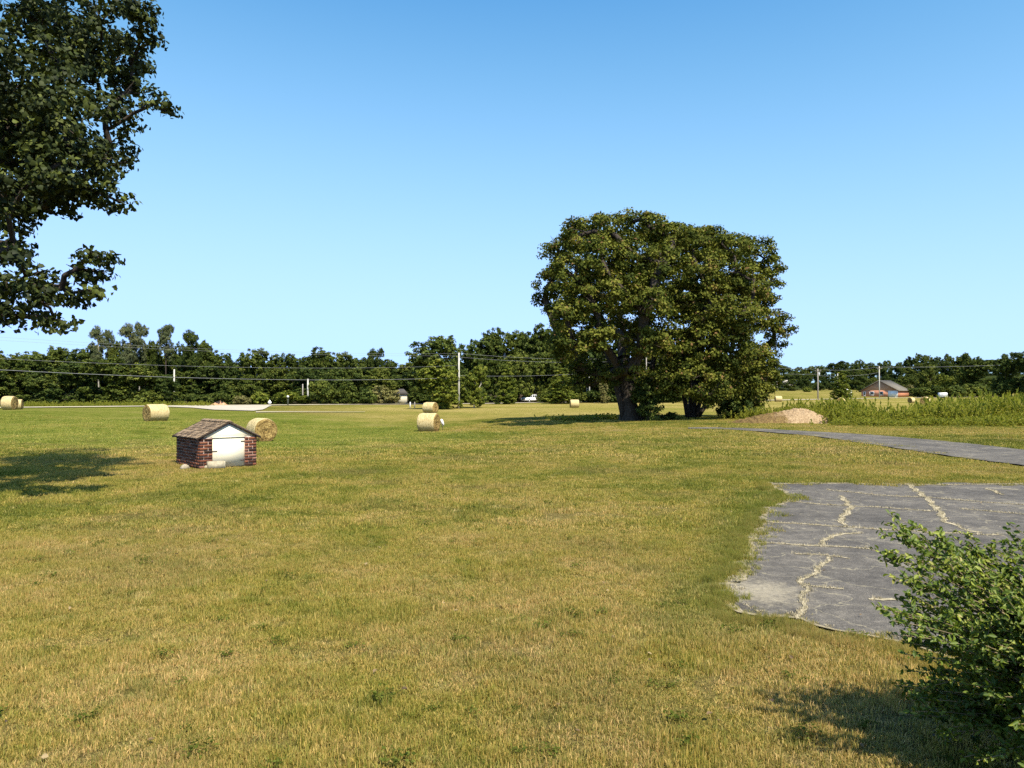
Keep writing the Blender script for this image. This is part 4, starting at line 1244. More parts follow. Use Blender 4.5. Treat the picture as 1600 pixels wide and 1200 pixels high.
# ---------------------------------------------------------------- brick shed
def mat_brick():
    m, nt, b = new_mat("brick")
    oi = nt.nodes.new("ShaderNodeObjectInfo")
    c = ramp(nt, oi.outputs["Random"], [(0.0, (0.03, 0.018, 0.012)), (0.2, (0.075, 0.027, 0.016)), (0.5, (0.145, 0.050, 0.026)), (0.8, (0.20, 0.078, 0.040)), (1.0, (0.21, 0.105, 0.075))])
    n = noise(nt, 30, 4, 0.6, objco(nt))
    c = mixc(nt, 1.0, c, ramp(nt, n, [(0.3, 0.7), (0.7, 1.2)]), 'MULTIPLY')
    nt.links.new(c, b.inputs["Base Color"]); bump(nt, b, n, 0.6, 0.004)
    return m
M_brick = mat_brick()
M_mortar = simple("mortar", (0.55, 0.44, 0.36), (0.24, 0.18, 0.14), 20, 0.95, 0.5, 0.005)
def mat_white(name, c=(0.80, 0.73, 0.54), stain=(0.52, 0.45, 0.30)):
    m, nt, b = new_mat(name)
    co = objco(nt); n = noise(nt, 3, 6, 0.7, co)
    mp = nt.nodes.new("ShaderNodeMapping"); mp.inputs["Scale"].default_value = (9, 9, 1); nt.links.new(co, mp.inputs[0])
    n2 = noise(nt, 2, 4, 0.6, mp.outputs[0])
    k = maths(nt, 'MULTIPLY', ramp(nt, n, [(0.52, 0.0), (0.75, 0.35)]), n2)
    nt.links.new(mixc(nt, k, c, stain), b.inputs["Base Color"]); b.inputs["Roughness"].default_value = 0.6
    return m
M_white = mat_white("white_painted_wood")
def mat_shingle():
    m, nt, b = new_mat("shingle")
    oi = nt.nodes.new("ShaderNodeObjectInfo")
    c = ramp(nt, oi.outputs["Random"], [(0.0, (0.085, 0.058, 0.036)), (0.5, (0.20, 0.14, 0.085)), (1.0, (0.33, 0.235, 0.145))])
    n = noise(nt, 26, 5, 0.7, objco(nt))
    c = mixc(nt, 1.0, c, ramp(nt, n, [(0.3, 0.55), (0.7, 1.3)]), 'MULTIPLY')
    nt.links.new(c, b.inputs["Base Color"]); bump(nt, b, n, 0.9, 0.006)
    return m
M_shingle = mat_shingle()
M_darktrim = simple("dark_trim", (0.05, 0.035, 0.028), (0.03, 0.022, 0.018), 20, 0.8)
M_iron = simple("iron", (0.05, 0.045, 0.04), (0.10, 0.06, 0.04), 30, 0.7)
def shed():
    th = math.radians(42)
    p = Vector((-7.5, 17.7, 0.0)); p.z = gz(-7.6, 18.3)
    root = empty("brick_shed", p, th)      # local x along the front, local y to the back
    W, Ld, He, Hr = 1.40, 1.70, 0.75, 1.10
    # mortar core walls (walls with a door opening in front)
    w = MB()
    t = 0.08
    e = 0.012
    w.box(e, e, -0.1, 0.30, t, He); w.box(1.10, e, -0.1, W-e, t, He)
    w.box(e, t, -0.1, t, Ld-t, He); w.box(W-t, t, -0.1, W-e, Ld-t, He); w.box(e, Ld-t, -0.1, W-e, Ld-e, He)
    wall = w.obj("wall", M_mortar, root)
    # bricks, every one an object sharing two meshes
    bl, bh, bd, jt = 0.195, 0.062, 0.05, 0.011
    full = MB(); c = 0.003
    def brickmesh(L_, nm):
        mb = MB()
        x, y, z = L_/2, bd/2, bh/2
        p_ = []
        for (sx, sy, sz) in [(-1,-1,-1),(1,-1,-1),(1,1,-1),(-1,1,-1),(-1,-1,1),(1,-1,1),(1,1,1),(-1,1,1)]:
            k = c if sy < 0 else 0
            p_.append((sx*(x-k), sy*y, sz*(z-k)))
        # bevelled front: inner ring
        mb.add(p_, [(0,3,2,1),(4,5,6,7),(0,1,5,4),(1,2,6,5),(2,3,7,6),(3,0,4,7)])
        return mb.mesh(nm, M_brick)
    mesh_full = brickmesh(bl, "brick_full"); mesh_half = brickmesh(bl/2 - jt/2, "brick_half")
    rr = random.Random(3)
    rows = 10
    def face(x0, x1, place, first=0.0, parent=wall):
        for r_ in range(rows):
            z = 0.008 + bh/2 + r_*(bh+jt)
            x = x0 - (0 if r_ % 2 == 0 else (bl+jt)/2)
            while x < x1 - 0.02:
                a, b = max(x, x0), min(x + bl, x1)
                L_ = b - a
                if L_ > 0.05:
                    m = mesh_full if L_ > 0.14 else mesh_half
                    L0 = bl if m is mesh_full else bl/2 - jt/2
                    o = link("brick", m, parent)
                    place(o, (a+b)/2, z, L_/L0)
                x += bl + jt
    def front(o, x, z, s): o.location = (x, bd/2 - 0.004 + rr.uniform(-.002,.002), z); o.scale = (s, 1, 1)
    def left(o, y, z, s): o.location = (bd/2 - 0.004 + rr.uniform(-.002,.002), y, z); o.rotation_euler = (0, 0, -math.pi/2); o.scale = (s, 1, 1)
    def right(o, y, z, s): o.location = (W - bd/2 + 0.004, y, z); o.rotation_euler = (0, 0, math.pi/2); o.scale = (s, 1, 1)
    face(0.0, 0.30, front); face(1.10, W, front)
    face(bd+0.004, Ld, left); face(bd+0.004, Ld, right)
    back = MB()
    for r_ in range(rows):
        z = 0.008 + r_*(bh+jt); x = bd + (0 if r_ % 2 else 0.1)
        while x < W - bd - 0.05:
            back.box(x, Ld - 0.04, z, min(x+bl, W-bd), Ld + 0.003, z+bh); x += bl + jt
    o = back.obj("brick_course", M_brick, wall); o['kind'] = 'stuff'
    # gables
    for y0, y1, nm in ((0.01, 0.04, "gable_panel"), (Ld-0.04, Ld-0.01, "gable_panel")):
        g = MB(); g.prism([(0.0, He+0.005), (W, He+0.005), (W/2, Hr)], y0, y1); g.obj(nm, M_white, root)
    # door
    dr = MB(); dr.box(0.312, 0.022, 0.02, 1.088, 0.055, He-0.02); door = dr.obj("door", M_white, root)
    for z in (0.16, 0.63):
        h = MB(); h.box(1.0, 0.010, z-0.012, 1.10, 0.0215, z+0.012); h.obj("hinge", M_iron, door)
    h = MB(); h.box(0.29, 0.008, 0.40, 0.42, 0.0215, 0.418); h.obj("latch", M_iron, door)
    f = MB(); f.box(0.302, -0.004, He-0.018, 1.098, 0.06, He+0.004); f.obj("door_head", M_white, root)
    # roof deck, fascia, shingles
    oh, ov = 0.09, 0.028
    ang = math.atan2(Hr-He, W/2)
    sl_ = (W/2 + oh)/math.cos(ang)
    roof = MB()
    for s in (-1, 1):
        xe = W/2 + s*(W/2+oh); ze = Hr - (W/2+oh)*math.tan(ang)
        roof.prism([(W/2, Hr+0.004), (xe, ze+0.004), (xe, ze+0.022), (W/2, Hr+0.022)] if s < 0 else [(W/2, Hr+0.022), (xe, ze+0.022), (xe, ze+0.004), (W/2, Hr+0.004)], -ov, Ld+ov)
    ro = roof.obj("roof", M_darktrim, root)
    fb = MB()
    for y0 in (-ov-0.016, Ld+ov+0.001):
        for s in (-1, 1):
            xe = W/2 + s*(W/2+oh); ze = Hr - (W/2+oh)*math.tan(ang)
            fb.prism([(W/2, Hr-0.018), (xe, ze-0.018), (xe, ze+0.028), (W/2, Hr+0.028)], y0, y0+0.015)
    fb.obj("fascia", M_darktrim, ro)
    nc = 8; ex = sl_/nc; ns = 12; wd = (Ld+2*ov)/ns
    shm = MB(); shm.box(-wd/2+0.004, -0.004, 0, wd/2-0.004, ex*1.18, 0.011); shm = shm.mesh("shingle", M_shingle)
    for s in (-1, 1):
        for c_ in range(nc):
            for k in range(ns + 1):
                y = -ov + (k + (0.5 if c_ % 2 == 0 else 0.0)) * wd
                sx = 1.0
                if y > Ld+ov+0.001 or (c_ % 2 == 1 and k in (0, ns)):
                    if k not in (0, ns): continue
                    sx = 0.5; y = -ov + wd*0.25 if k == 0 else Ld + ov - wd*0.25
                elif c_ % 2 == 0 and k == ns: continue
                dd = sl_ - (c_+1)*ex + 0.0          # distance from ridge of lower edge
                low = sl_ - c_*ex
                x = W/2 + s*low*math.cos(ang); z = Hr + 0.022 - low*math.sin(ang) + 0.014
                o = link("shingle", shm, ro)
                # local x -> along y, local y -> up slope
                up = Vector((-s*math.cos(ang), 0, math.sin(ang))); ay = Vector((0, 1 if s < 0 else -1, 0)); nn = ay.cross(up)
                if nn.z < 0: ay = -ay; nn = ay.cross(up)
                tilt = 0.055 + rr.uniform(-0.02, 0.03)
                M = Matrix((ay, up, nn)).transposed().to_4x4()
                M = Matrix.Translation((x, y, z)) @ M @ Matrix.Rotation(-tilt, 4, 'X') @ Matrix.Rotation(rr.uniform(-.02,.02), 4, 'Z')
                o.matrix_basis = M @ Matrix.Diagonal((sx, 1, 1, 1))
    cap = MB()
    for k in range(9):
        y = -ov + (Ld+2*ov)*k/9; q = (Ld+2*ov)/9 + 0.02; z0 = Hr + 0.05 + (0.004 if k % 2 else 0)
        cap.prism([(W/2-0.08, z0-0.035), (W/2, z0), (W/2+0.08, z0-0.035), (W/2+0.08, z0-0.025), (W/2, z0+0.011), (W/2-0.08, z0-0.025)], y, y+q)
    cap.obj("ridge_cap", M_shingle, ro)
    tag(root, "low square brick pump shed with brown shingle roof and white door on the lawn", 'shed')
    # block and rock beside it
    def loc(x, y): return root.matrix_basis @ Vector((x, y, 0))
    R = Matrix.Translation(p) @ Matrix.Rotation(th, 4, 'Z')
    q = R @ Vector((0.33, -0.16, 0))
    bb = MB(); a = MB()
    L_, D_, H_ = 0.39, 0.19, 0.19
    a.box(-L_/2, -D_/2, 0, L_/2, -D_/2+0.035, H_); a.box(-L_/2, D_/2-0.035, 0, L_/2, D_/2, H_)
    for x in (-L_/2, -0.018, L_/2-0.036): a.box(x, -D_/2+0.0352, 0.001, x+0.036, D_/2-0.0352, H_-0.001)
    o = a.obj("concrete_block", simple("concrete", (0.42, 0.37, 0.26), (0.30, 0.26, 0.18), 12, 0.95, 0.8, 0.006), None, loc=(q.x, q.y, q.z-0.01), rot=(0, 0, th-0.15))
    tag(o, "weathered grey concrete block lying in front of the shed door", 'concrete block')
    q = R @ Vector((-0.24, 0.30, 0))
    rk = rock_mesh(0.13, 0.085, 0.075, 5, simple("rock", (0.40, 0.35, 0.26), (0.24, 0.20, 0.14), 14, 0.95, 0.8, 0.01))
    o = link("rock", rk, None, (q.x, q.y, q.z+0.03)); tag(o, "pale rounded rock at the left corner of the brick shed", 'rock')
    q = R @ Vector((0.13, -0.08, 0))
    o = link("rock", rock_mesh(0.05, 0.04, 0.05, 8, bpy.data.materials["rock"]), None, (q.x, q.y, q.z+0.03)); tag(o, "small grey stone leaning between concrete block and shed corner", 'rock')
def rock_mesh(rx, ry, rz, seed, mat):
    r = np.random.default_rng(seed); n, m = 9, 14; V = []
    for i in range(n):
        ph = math.pi*i/(n-1)
        for k in range(m):
            a = 2*math.pi*k/m; q = 1 + 0.12*math.sin(2*a+seed) + 0.10*math.sin(3*ph+a*2) + (r.normal(0, 0.03) if 0 < i < n-1 else 0)
            V.append((rx*q*math.sin(ph)*math.cos(a), ry*q*math.sin(ph)*math.sin(a), rz*q*math.cos(ph)))
    i, k = np.meshgrid(np.arange(n-1), np.arange(m), indexing='ij'); k2 = (k+1) % m
    return mesh_np("rock", np.array(V), np.stack([i*m+k, (i+1)*m+k, (i+1)*m+k2, i*m+k2], -1).reshape(-1, 4), mat, None, True)
shed()

# ---------------------------------------------------------------- dirt mound
def mound():
    m, nt, b = new_mat("mound_dirt")
    co = objco(nt)
    sp = nt.nodes.new("ShaderNodeSeparateXYZ"); nt.links.new(co, sp.inputs[0])
    n = noise(nt, 1.6, 6, 0.7, co); f = noise(nt, 9, 5, 0.7, co)
    side = maprange(nt, maths(nt, 'ADD', sp.outputs[0], maths(nt, 'MULTIPLY', maths(nt, 'SUBTRACT', n, 0.5), 3.5)), -0.7, 0.1)
    sand = ramp(nt, f, [(0.35, (0.20, 0.125, 0.065)), (0.52, (0.36, 0.25, 0.14)), (0.68, (0.48, 0.35, 0.21))])
    dirt = ramp(nt, f, [(0.35, (0.07, 0.045, 0.018)), (0.52, (0.17, 0.105, 0.04)), (0.68, (0.25, 0.19, 0.06))])
    nt.links.new(mixc(nt, side, dirt, sand), b.inputs["Base Color"]); b.inputs["Roughness"].default_value = 1.0
    bump(nt, b, f, 0.9, 0.1)
    c = pt(1222, 47.5); g = gz(c.x, c.y)
    nx, ny = 110, 50
    xs = np.linspace(-3.6, 3.6, nx); ys = np.linspace(-1.9, 1.9, ny)
    X, Y = np.meshgrid(xs, ys, indexing='ij')
    prof = np.interp(X, [-3.6,-3.0,-2.2,-1.4,-0.6,0.0,0.8,1.4,1.9,2.6,3.1,3.6], [-0.05,0.05,0.30,0.55,0.72,0.80,0.98,1.0,0.82,0.40,0.08,-0.05])
    rr = np.sqrt(np.clip(1 - (Y/1.75)**2, 0, 1))
    Z = prof * rr * 0.92 + 0.07*sines(X, Y, 0.9, 8)*rr + 0.055*sines(X, Y, 0.4, 9)*rr + 0.03*sines(X, Y, 0.17, 10)*rr + RNG.normal(0, 0.016, X.shape)*rr - 0.06
    V = np.stack([X, Y, Z], -1).reshape(-1, 3)
    i, k = np.meshgrid(np.arange(nx-1), np.arange(ny-1), indexing='ij')
    Fq = np.stack([i*ny+k, (i+1)*ny+k, (i+1)*ny+k+1, i*ny+k+1], -1).reshape(-1, 4)
    o = link("dirt_mound", mesh_np("dirt_mound", V, Fq, m, None, True), None, (c.x, c.y, g))
    tag(o, "heap of pale sandy dirt with a browner weedy left side beside the driveway", 'dirt mound')
    o2 = link("clay_heap", mesh_np("clay_heap", V*np.array([0.42,0.5,1.25]), Fq, simple("clay", (0.62,0.34,0.20), (0.48,0.27,0.15), 3, 0.95, 0.5, 0.05), None, True))
    q = pt(342, 150); o2.location = (q.x, q.y, gz(q.x, q.y)+0.1)
    tag(o2, "orange clay heap at the wood edge behind the pale gravel apron", 'dirt mound')
mound()

# ---------------------------------------------------------------- tall weeds
def weed_proto(name, seed, H=1.9, n_st=7, leaves=26, spread=0.22, mat=None):
    r = np.random.default_rng(seed); C = []; N = []; Td = []; S = []
    mbv = []; faces = []; nv = 0; tone = []
    for s in range(n_st):
        h = H * r.uniform(0.45, 1.1); bx, by = r.normal(0, spread, 2); lx, ly = r.normal(0, 0.14, 2)*h
        for k in range(leaves):
            t = r.uniform(0.08, 1.0)
            x = bx + lx*t*t; y = by + ly*t*t; z = h*t
            a = r.uniform(0, 6.28); L = 0.10 * (1.15 - 0.6*t)
            C.append((x + math.cos(a)*L, y + math.sin(a)*L, z + 0.02)); N.append((math.cos(a)*-0.5 + r.normal(0,.3), math.sin(a)*-0.5 + r.normal(0,.3), 0.7))
            Td.append((math.cos(a), math.sin(a), 0.5)); S.append(r.uniform(0.10, 0.24)*(1.2-0.5*t)); tone.append(r.uniform(0.1, 1.0))
        # seed head / stem as long upright leaves
        for q in range(5):
            t = (q+0.5)/5; C.append((bx + lx*t*t, by + ly*t*t, h*t)); N.append((r.normal(), r.normal(), 0.0)); Td.append((lx*t*2, ly*t*2, h*0.9)); S.append(h*0.26); tone.append(0.3)
    C = np.array(C); N = np.array(N); Td = unit(np.array(Td)); S = np.array(S)
    return bpy.data.objects.new(name, leaf_mesh(name, C, N, S, mat or M_weed, seed, 0.28, 'kite', tipdir=Td*4, rnd=np.array(tone)))
def weeds():
    pr = [weed_proto("weed_clump_%d" % k, 70+k, 1.9, (5, 9, 3, 7, 4)[k], (30, 18, 36, 12, 24)[k], (0.2, 0.5, 0.12, 0.35, 0.3)[k]) for k in range(5)]
    P = []; S = []
    r = np.random.default_rng(12)
    def field(px0, px1, d0, d1, n, hfun, dens=lambda px: 1.0):
        for _ in range(n):
            px = r.uniform(px0, px1); d = r.uniform(d0, d1)
            if r.random() > dens(px): continue
            p = pt(px, d); h = hfun(px, d)
            if h < 0.12: continue
            P.append((p.x, p.y, gz(p.x, p.y) - 0.03)); S.append((r.uniform(0.8, 1.3), r.uniform(0.8, 1.3), h/1.9*r.uniform(0.45, 1.2)))
    def hf(px, d):
        base = np.interp(px, [1290,1310,1340,1375,1400,1450,1520,1600,1750], [0.7,1.1,1.2,0.7,0.8,1.2,1.3,1.45,1.5])
        x = (px-800)/F*d
        return base * max(0.25, 1 + 0.38*float(sines(np.array(x), np.array(d), 2.0, 31)) + 0.25*float(sines(np.array(x), np.array(d), 0.8, 33)))
    field(1300, 1800, 45.5, 56, 1900, hf, lambda p: np.interp(p, [1300,1370,1390,1420,1500,1800],[0.8,0.35,0.18,0.6,0.85,0.9]))
    field(1310, 1800, 41.8, 46, 900, lambda px, d: hf(px, d)*0.33)
    field(1260, 1330, 48, 54, 120, lambda px, d: 1.3)
    field(1160, 1265, 52, 58, 150, lambda px, d: 1.0*np.interp(px, [1160,1230,1242,1252,1262],[0.9,0.7,1.5,1.4,0.3]))
    field(1290, 1330, 46, 47.5, 50, lambda px, d: 0.9)
    field(30, 330, 118, 128, 260, lambda px, d: 0.8)
    field(860, 960, 56, 62, 60, lambda px, d: 0.4)
    n = len(P)
    o = scatter("tall_weeds", np.array(P), np.column_stack([np.zeros(n), np.zeros(n), r.uniform(0, 6.28, n)]), np.array(S), r.integers(0, 5, n), pr)
    tag(o, "tall yellow-green weeds along the field edge beyond the driveway", 'weeds', None, 'stuff')
weeds()

# ---------------------------------------------------------------- poles and wires
M_pole = simple("weathered_pole", (0.34, 0.31, 0.26), (0.24, 0.21, 0.18), 3, 0.9, 0.4, 0.01)
M_pole_lt = simple("pale_pole", (0.52, 0.50, 0.44), (0.40, 0.38, 0.33), 3, 0.9, 0.3, 0.01)
M_wire = simple("wire", (0.25, 0.25, 0.25), (0.20, 0.20, 0.20), 3, 0.5, 0.0, 0.01, 0.5)
M_grey = simple("grey_metal", (0.45, 0.46, 0.47), (0.38, 0.39, 0.40), 5, 0.5, 0.0, 0.01, 0.5)
def pole(px, d, top, label, r=0.15, mat=None, arm=True, transformer=False):
    p = pt(px, d); p.z = gz(p.x, p.y)
    H = CAM_H + (HZ-top)/F*d - p.z
    root = empty("utility_pole", p)
    mb = MB(); mb.tube([Vector((0,0,-0.4)), Vector((0,0,H*0.5)), Vector((0,0,H))], [r, r*0.9, r*0.72], 10)
    mb.obj("post", mat or M_pole, root, True)
    if arm:
        a = MB(); a.box(-0.9, -0.2, H-0.75, 0.9, -0.09, H-0.63); a.obj("crossarm", M_pole, root)
        for x in (-0.8, 0.8):
            i = MB(); i.tube([Vector((x, -0.145, H-0.628)), Vector((x, -0.145, H-0.5))], [0.05, 0.035], 8); i.obj("insulator", M_grey, root, True)
    if transformer:
        t = MB(); t.tube([Vector((0.33,-0.1,H-2.0)), Vector((0.33,-0.1,H-1.95)), Vector((0.33,-0.1,H-1.15)), Vector((0.33,-0.1,H-1.1))], [0.18,0.22,0.22,0.15], 12); t.obj("transformer", M_grey, root, True)
    tag(root, label, 'utility pole')
    return p, H
P0 = pole(-330, 62, 500, "utility pole standing left of the picture")
P1 = pole(717, 115, 551, "pale utility pole between the two bright green roadside trees", mat=M_pole_lt, arm=False)
P2 = pole(921, 166, 573, "bare pale pole left of the big trees' trunk", mat=M_pole_lt, arm=False)
P2b = pole(1010, 178, 556, "utility pole almost hidden behind the crown of the thick-trunked tree", arm=False)
P3 = pole(1278, 212, 576, "brown utility pole with crossarm and transformer beyond the dirt mound", transformer=True, r=0.2)
P4 = pole(1374, 232, 572, "utility pole standing in front of the brick house", mat=M_pole_lt, r=0.17)
P5 = pole(1700, 240, 560, "utility pole past the right edge")
pole(917, 170, 606, "short thin grey pole beside the bare pale pole", r=0.11, arm=False)
pole(1207, 300, 594, "small far pole left end of the distant field by the wood", r=0.2, arm=False)
pole(1214, 305, 596, "small far pole next to the left-end pole at the distant wood", r=0.2, arm=False)
pole(1309, 225, 583, "thin pale pole half hidden by the lone upright tree", r=0.16, arm=False, mat=M_pole_lt)
pole(272, 165, 577, "pale bare post in the thicket between the tall pines and the dark pine", r=0.2, arm=False, mat=M_pole_lt)
pole(481, 160, 592, "pale bare post at the wood edge right of the signpost", r=0.2, arm=False, mat=M_pole_lt)
pole(473, 160, 600, "shorter grey post just left of the pale bare post", r=0.15, arm=False)
def wire(a, b, ha, hb, sag, label, off=(0, 0), r=0.022):
    (pa, Ha), (pb, Hb) = a, b
    A = Vector((pa.x+off[0], pa.y+off[1], pa.z + Ha - ha)); B = Vector((pb.x+off[0], pb.y+off[1], pb.z + Hb - hb))
    mid = (A+B)/2
    o_ = Vector((mid.x, mid.y, mid.z))
    n = 25; pts = []
    for i in range(n):
        t = i/(n-1); p = A*(1-t) + B*t; p.z -= 4*sag*t*(1-t); pts.append(p - o_)
    mb = MB(); mb.tube(pts, r, 5)
    o = mb.obj("power_line", M_wire, None, True, loc=o_)
    tag(o, label, 'wire', "overhead wires along the road")
for k, (ha, hb, sg, lb, off, rr_) in enumerate([(0.1,0.1,0.9,"highest wire crossing the sky below the left tree's branches",(0,0),0.009),(0.5,0.45,0.8,"second overhead wire crossing the sky at left just under the highest",(0.3,0),0.009),
        (2.2,2.0,1.0,"middle overhead wire across the wood at left",(0,0),0.012),(3.1,3.9,1.0,"lowest and brightest overhead wire across the wood at left",(0,0),0.021)]):
    wire(P0, P1, ha, hb, sg, lb, off, rr_)
for k, (ha, hb, lb) in enumerate([(0.1,0.1,"highest wire running right from the pole between the bright trees"),(0.7,0.8,"second wire running right from the pole between the bright trees"),(3.6,2.6,"lowest wire running right from the pole between the bright trees")]):
    wire(P1, P2b, ha, hb, 0.8, lb, (0,0), 0.017)
for ha, lb in ((0.1, "upper wire passing behind the big trees"), (1.6, "lower wire passing behind the big trees")): wire(P2b, P3, ha, ha, 0.8, lb, (0,0), 0.02)
for ha, lb in ((0.2, "upper wire between the crossarm pole and the house pole"), (2.0, "lower wire between the crossarm pole and the house pole")): wire(P3, P4, ha, ha, 0.6, lb, (0,0), 0.022)
wire(P4, P5, 0.3, 0.3, 0.8, "wire running right from the pole before the brick house", (0,0), 0.03)

# ---------------------------------------------------------------- houses
M_roofg = simple("grey_green_roof", (0.17, 0.15, 0.12), (0.13, 0.115, 0.09), 1.2, 0.9, 0.3, 0.02)
M_roofl = simple("pale_roof", (0.30, 0.30, 0.28), (0.24, 0.24, 0.23), 1.2, 0.9, 0.2, 0.02)
M_hbrick = None
def mat_wallbrick():
    m, nt, b = new_mat("house_brick")
    bt = nt.nodes.new("ShaderNodeTexBrick"); bt.inputs["Scale"].default_value = 4.0
    bt.inputs["Color1"].default_value = (0.52, 0.19, 0.10, 1); bt.inputs["Color2"].default_value = (0.58, 0.25, 0.14, 1); bt.inputs["Mortar"].default_value = (0.42, 0.30, 0.23, 1)
    mp = nt.nodes.new("ShaderNodeMapping"); mp.inputs["Rotation"].default_value = (math.radians(90), 0, 0); nt.links.new(objco(nt), mp.inputs[0])
    nt.links.new(mp.outputs[0], bt.inputs["Vector"]); nt.links.new(bt.outputs[0], b.inputs["Base Color"])
    return m
M_hb = mat_wallbrick()
M_wht = simple("white_paint", (0.80, 0.80, 0.78), (0.72, 0.72, 0.70), 2, 0.5, 0.0)
M_glass = simple("dark_glass", (0.03, 0.035, 0.04), (0.02, 0.025, 0.03), 2, 0.1, 0.0, spec=0.8)
M_tanroof = simple("gable_siding", (0.46, 0.26, 0.15), (0.38, 0.21, 0.12), 2, 0.9, 0.2)
def brick_house():
    c = pt(1374, 255); g = gz(c.x, c.y)
    root = empty("brick_house", (c.x, c.y, g - 0.1), math.radians(-52))
    W = 12.6; He = 2.35; Hr = 5.7; L = 8.0
    w = MB(); w.box(-W/2, 0, 0, W/2, L, He); w.obj("wall", M_hb, root)
    gb = MB(); gb.prism([(-W/2+0.01, He+0.01), (W/2-0.01, He+0.01), (0, Hr-0.15)], 0.02, 0.35); gb.obj("gable", M_tanroof, root)
    rf = MB(); tn = (Hr-He)/(W/2); oh = 0.5
    for s in (-1, 1):
        xe = s*(W/2+oh); ze = He - oh*tn
        po = [(0, Hr), (xe, ze), (xe, ze+0.18), (0, Hr+0.18)]
        rf.prism(po, -0.45, L+0.4)
    rf.obj("roof", M_roofg, root)
    def opening(x, z0, wd, hg, y=-0.0, nm="window"):
        f = MB()
        t = 0.14
        f.box(x-wd/2-t, y-0.08, z0-t, x+wd/2+t, y-0.005, z0); f.box(x-wd/2-t, y-0.08, z0+hg, x+wd/2+t, y-0.005, z0+hg+t)
        f.box(x-wd/2-t, y-0.08, z0+0.001, x-wd/2, y-0.005, z0+hg-0.001); f.box(x+wd/2, y-0.08, z0+0.001, x+wd/2+t, y-0.005, z0+hg-0.001)
        o = f.obj(nm, M_wht, root)
        gl = MB(); gl.box(x-wd/2, y-0.05, z0, x+wd/2, y-0.01, z0+hg); gl.obj("pane", M_wht if nm == "garage_door" else M_glass, o)
    opening(-5.2, 0.5, 0.5, 1.3); opening(-2.6, 0.8, 1.3, 1.0); opening(0.6, 0.8, 1.2, 1.0)
    opening(4.6, 0.05, 3.0, 2.0, 0.0, "garage_door")
    ch = MB(); ch.box(-0.4, 6.5, Hr-0.5, 0.4, 7.3, Hr+0.5)
    tag(root, "single-storey brick house with wide gable and grey roof across the road", 'house')
brick_house()
def small_house(px, d, W, L, He, Hr, yaw, wallm, roofm, label, name="cottage", win=True):
    c = pt(px, d); g = gz(c.x, c.y)
    root = empty(name, (c.x, c.y, g-0.05), yaw)
    w = MB(); w.box(-W/2, 0, 0, W/2, L, He); w.obj("wall", wallm, root)
    rf = MB(); o_ = 0.35
    V = [(-W/2-o_, -o_, He), (W/2+o_, -o_, He), (W/2+o_, L+o_, He), (-W/2-o_, L+o_, He), (-W/5, L/2, Hr), (W/5, L/2, Hr)]
    rf.add(V, [(0,1,5,4), (2,3,4,5), (0,3,2,1)], [(1,2,5), (3,0,4)]); rf.obj("roof", roofm, root)
    if win:
        f = MB(); f.box(-0.35, -0.06, 0.0, 0.35, -0.005, min(2.0, He*0.8)); dr = f.obj("door", M_wht, root)
        for x in (-W*0.32, W*0.32):
            f = MB(); f.box(x-0.3, -0.05, He*0.4, x+0.3, -0.005, He*0.75); wi = f.obj("window", M_glass, root)
    tag(root, label, 'house' if name != 'outbuilding' else 'outbuilding')
M_cream = simple("cream_wall", (0.62, 0.56, 0.42), (0.55, 0.50, 0.38), 2, 0.8, 0.0)
M_darkroof = simple("dark_roof", (0.06, 0.055, 0.05), (0.09, 0.08, 0.07), 2, 0.9, 0.2)
small_house(627, 158, 2.5, 2.6, 2.15, 3.3, math.radians(8), M_cream, M_darkroof, "little cream outbuilding with a dark roof at the edge of the wood", "outbuilding", win=False)
small_house(1231, 380, 5.0, 5.0, 2.6, 4.4, math.radians(-10), simple("tan_wall", (0.42,0.36,0.27), (0.36,0.31,0.23), 2, 0.8, 0.0), simple("tan_roof", (0.5,0.44,0.36), (0.42,0.37,0.30), 2, 0.9, 0.0), "tiny pale house on the wooded hill right of the big trees", "hill_house")
small_house(825, 178, 8.0, 7.0, 2.5, 4.2, math.radians(4), simple("brown_wall", (0.10,0.075,0.05), (0.07,0.05,0.035), 2), M_darkroof, "dark low house under the trees behind the white pickup", "shaded_house")

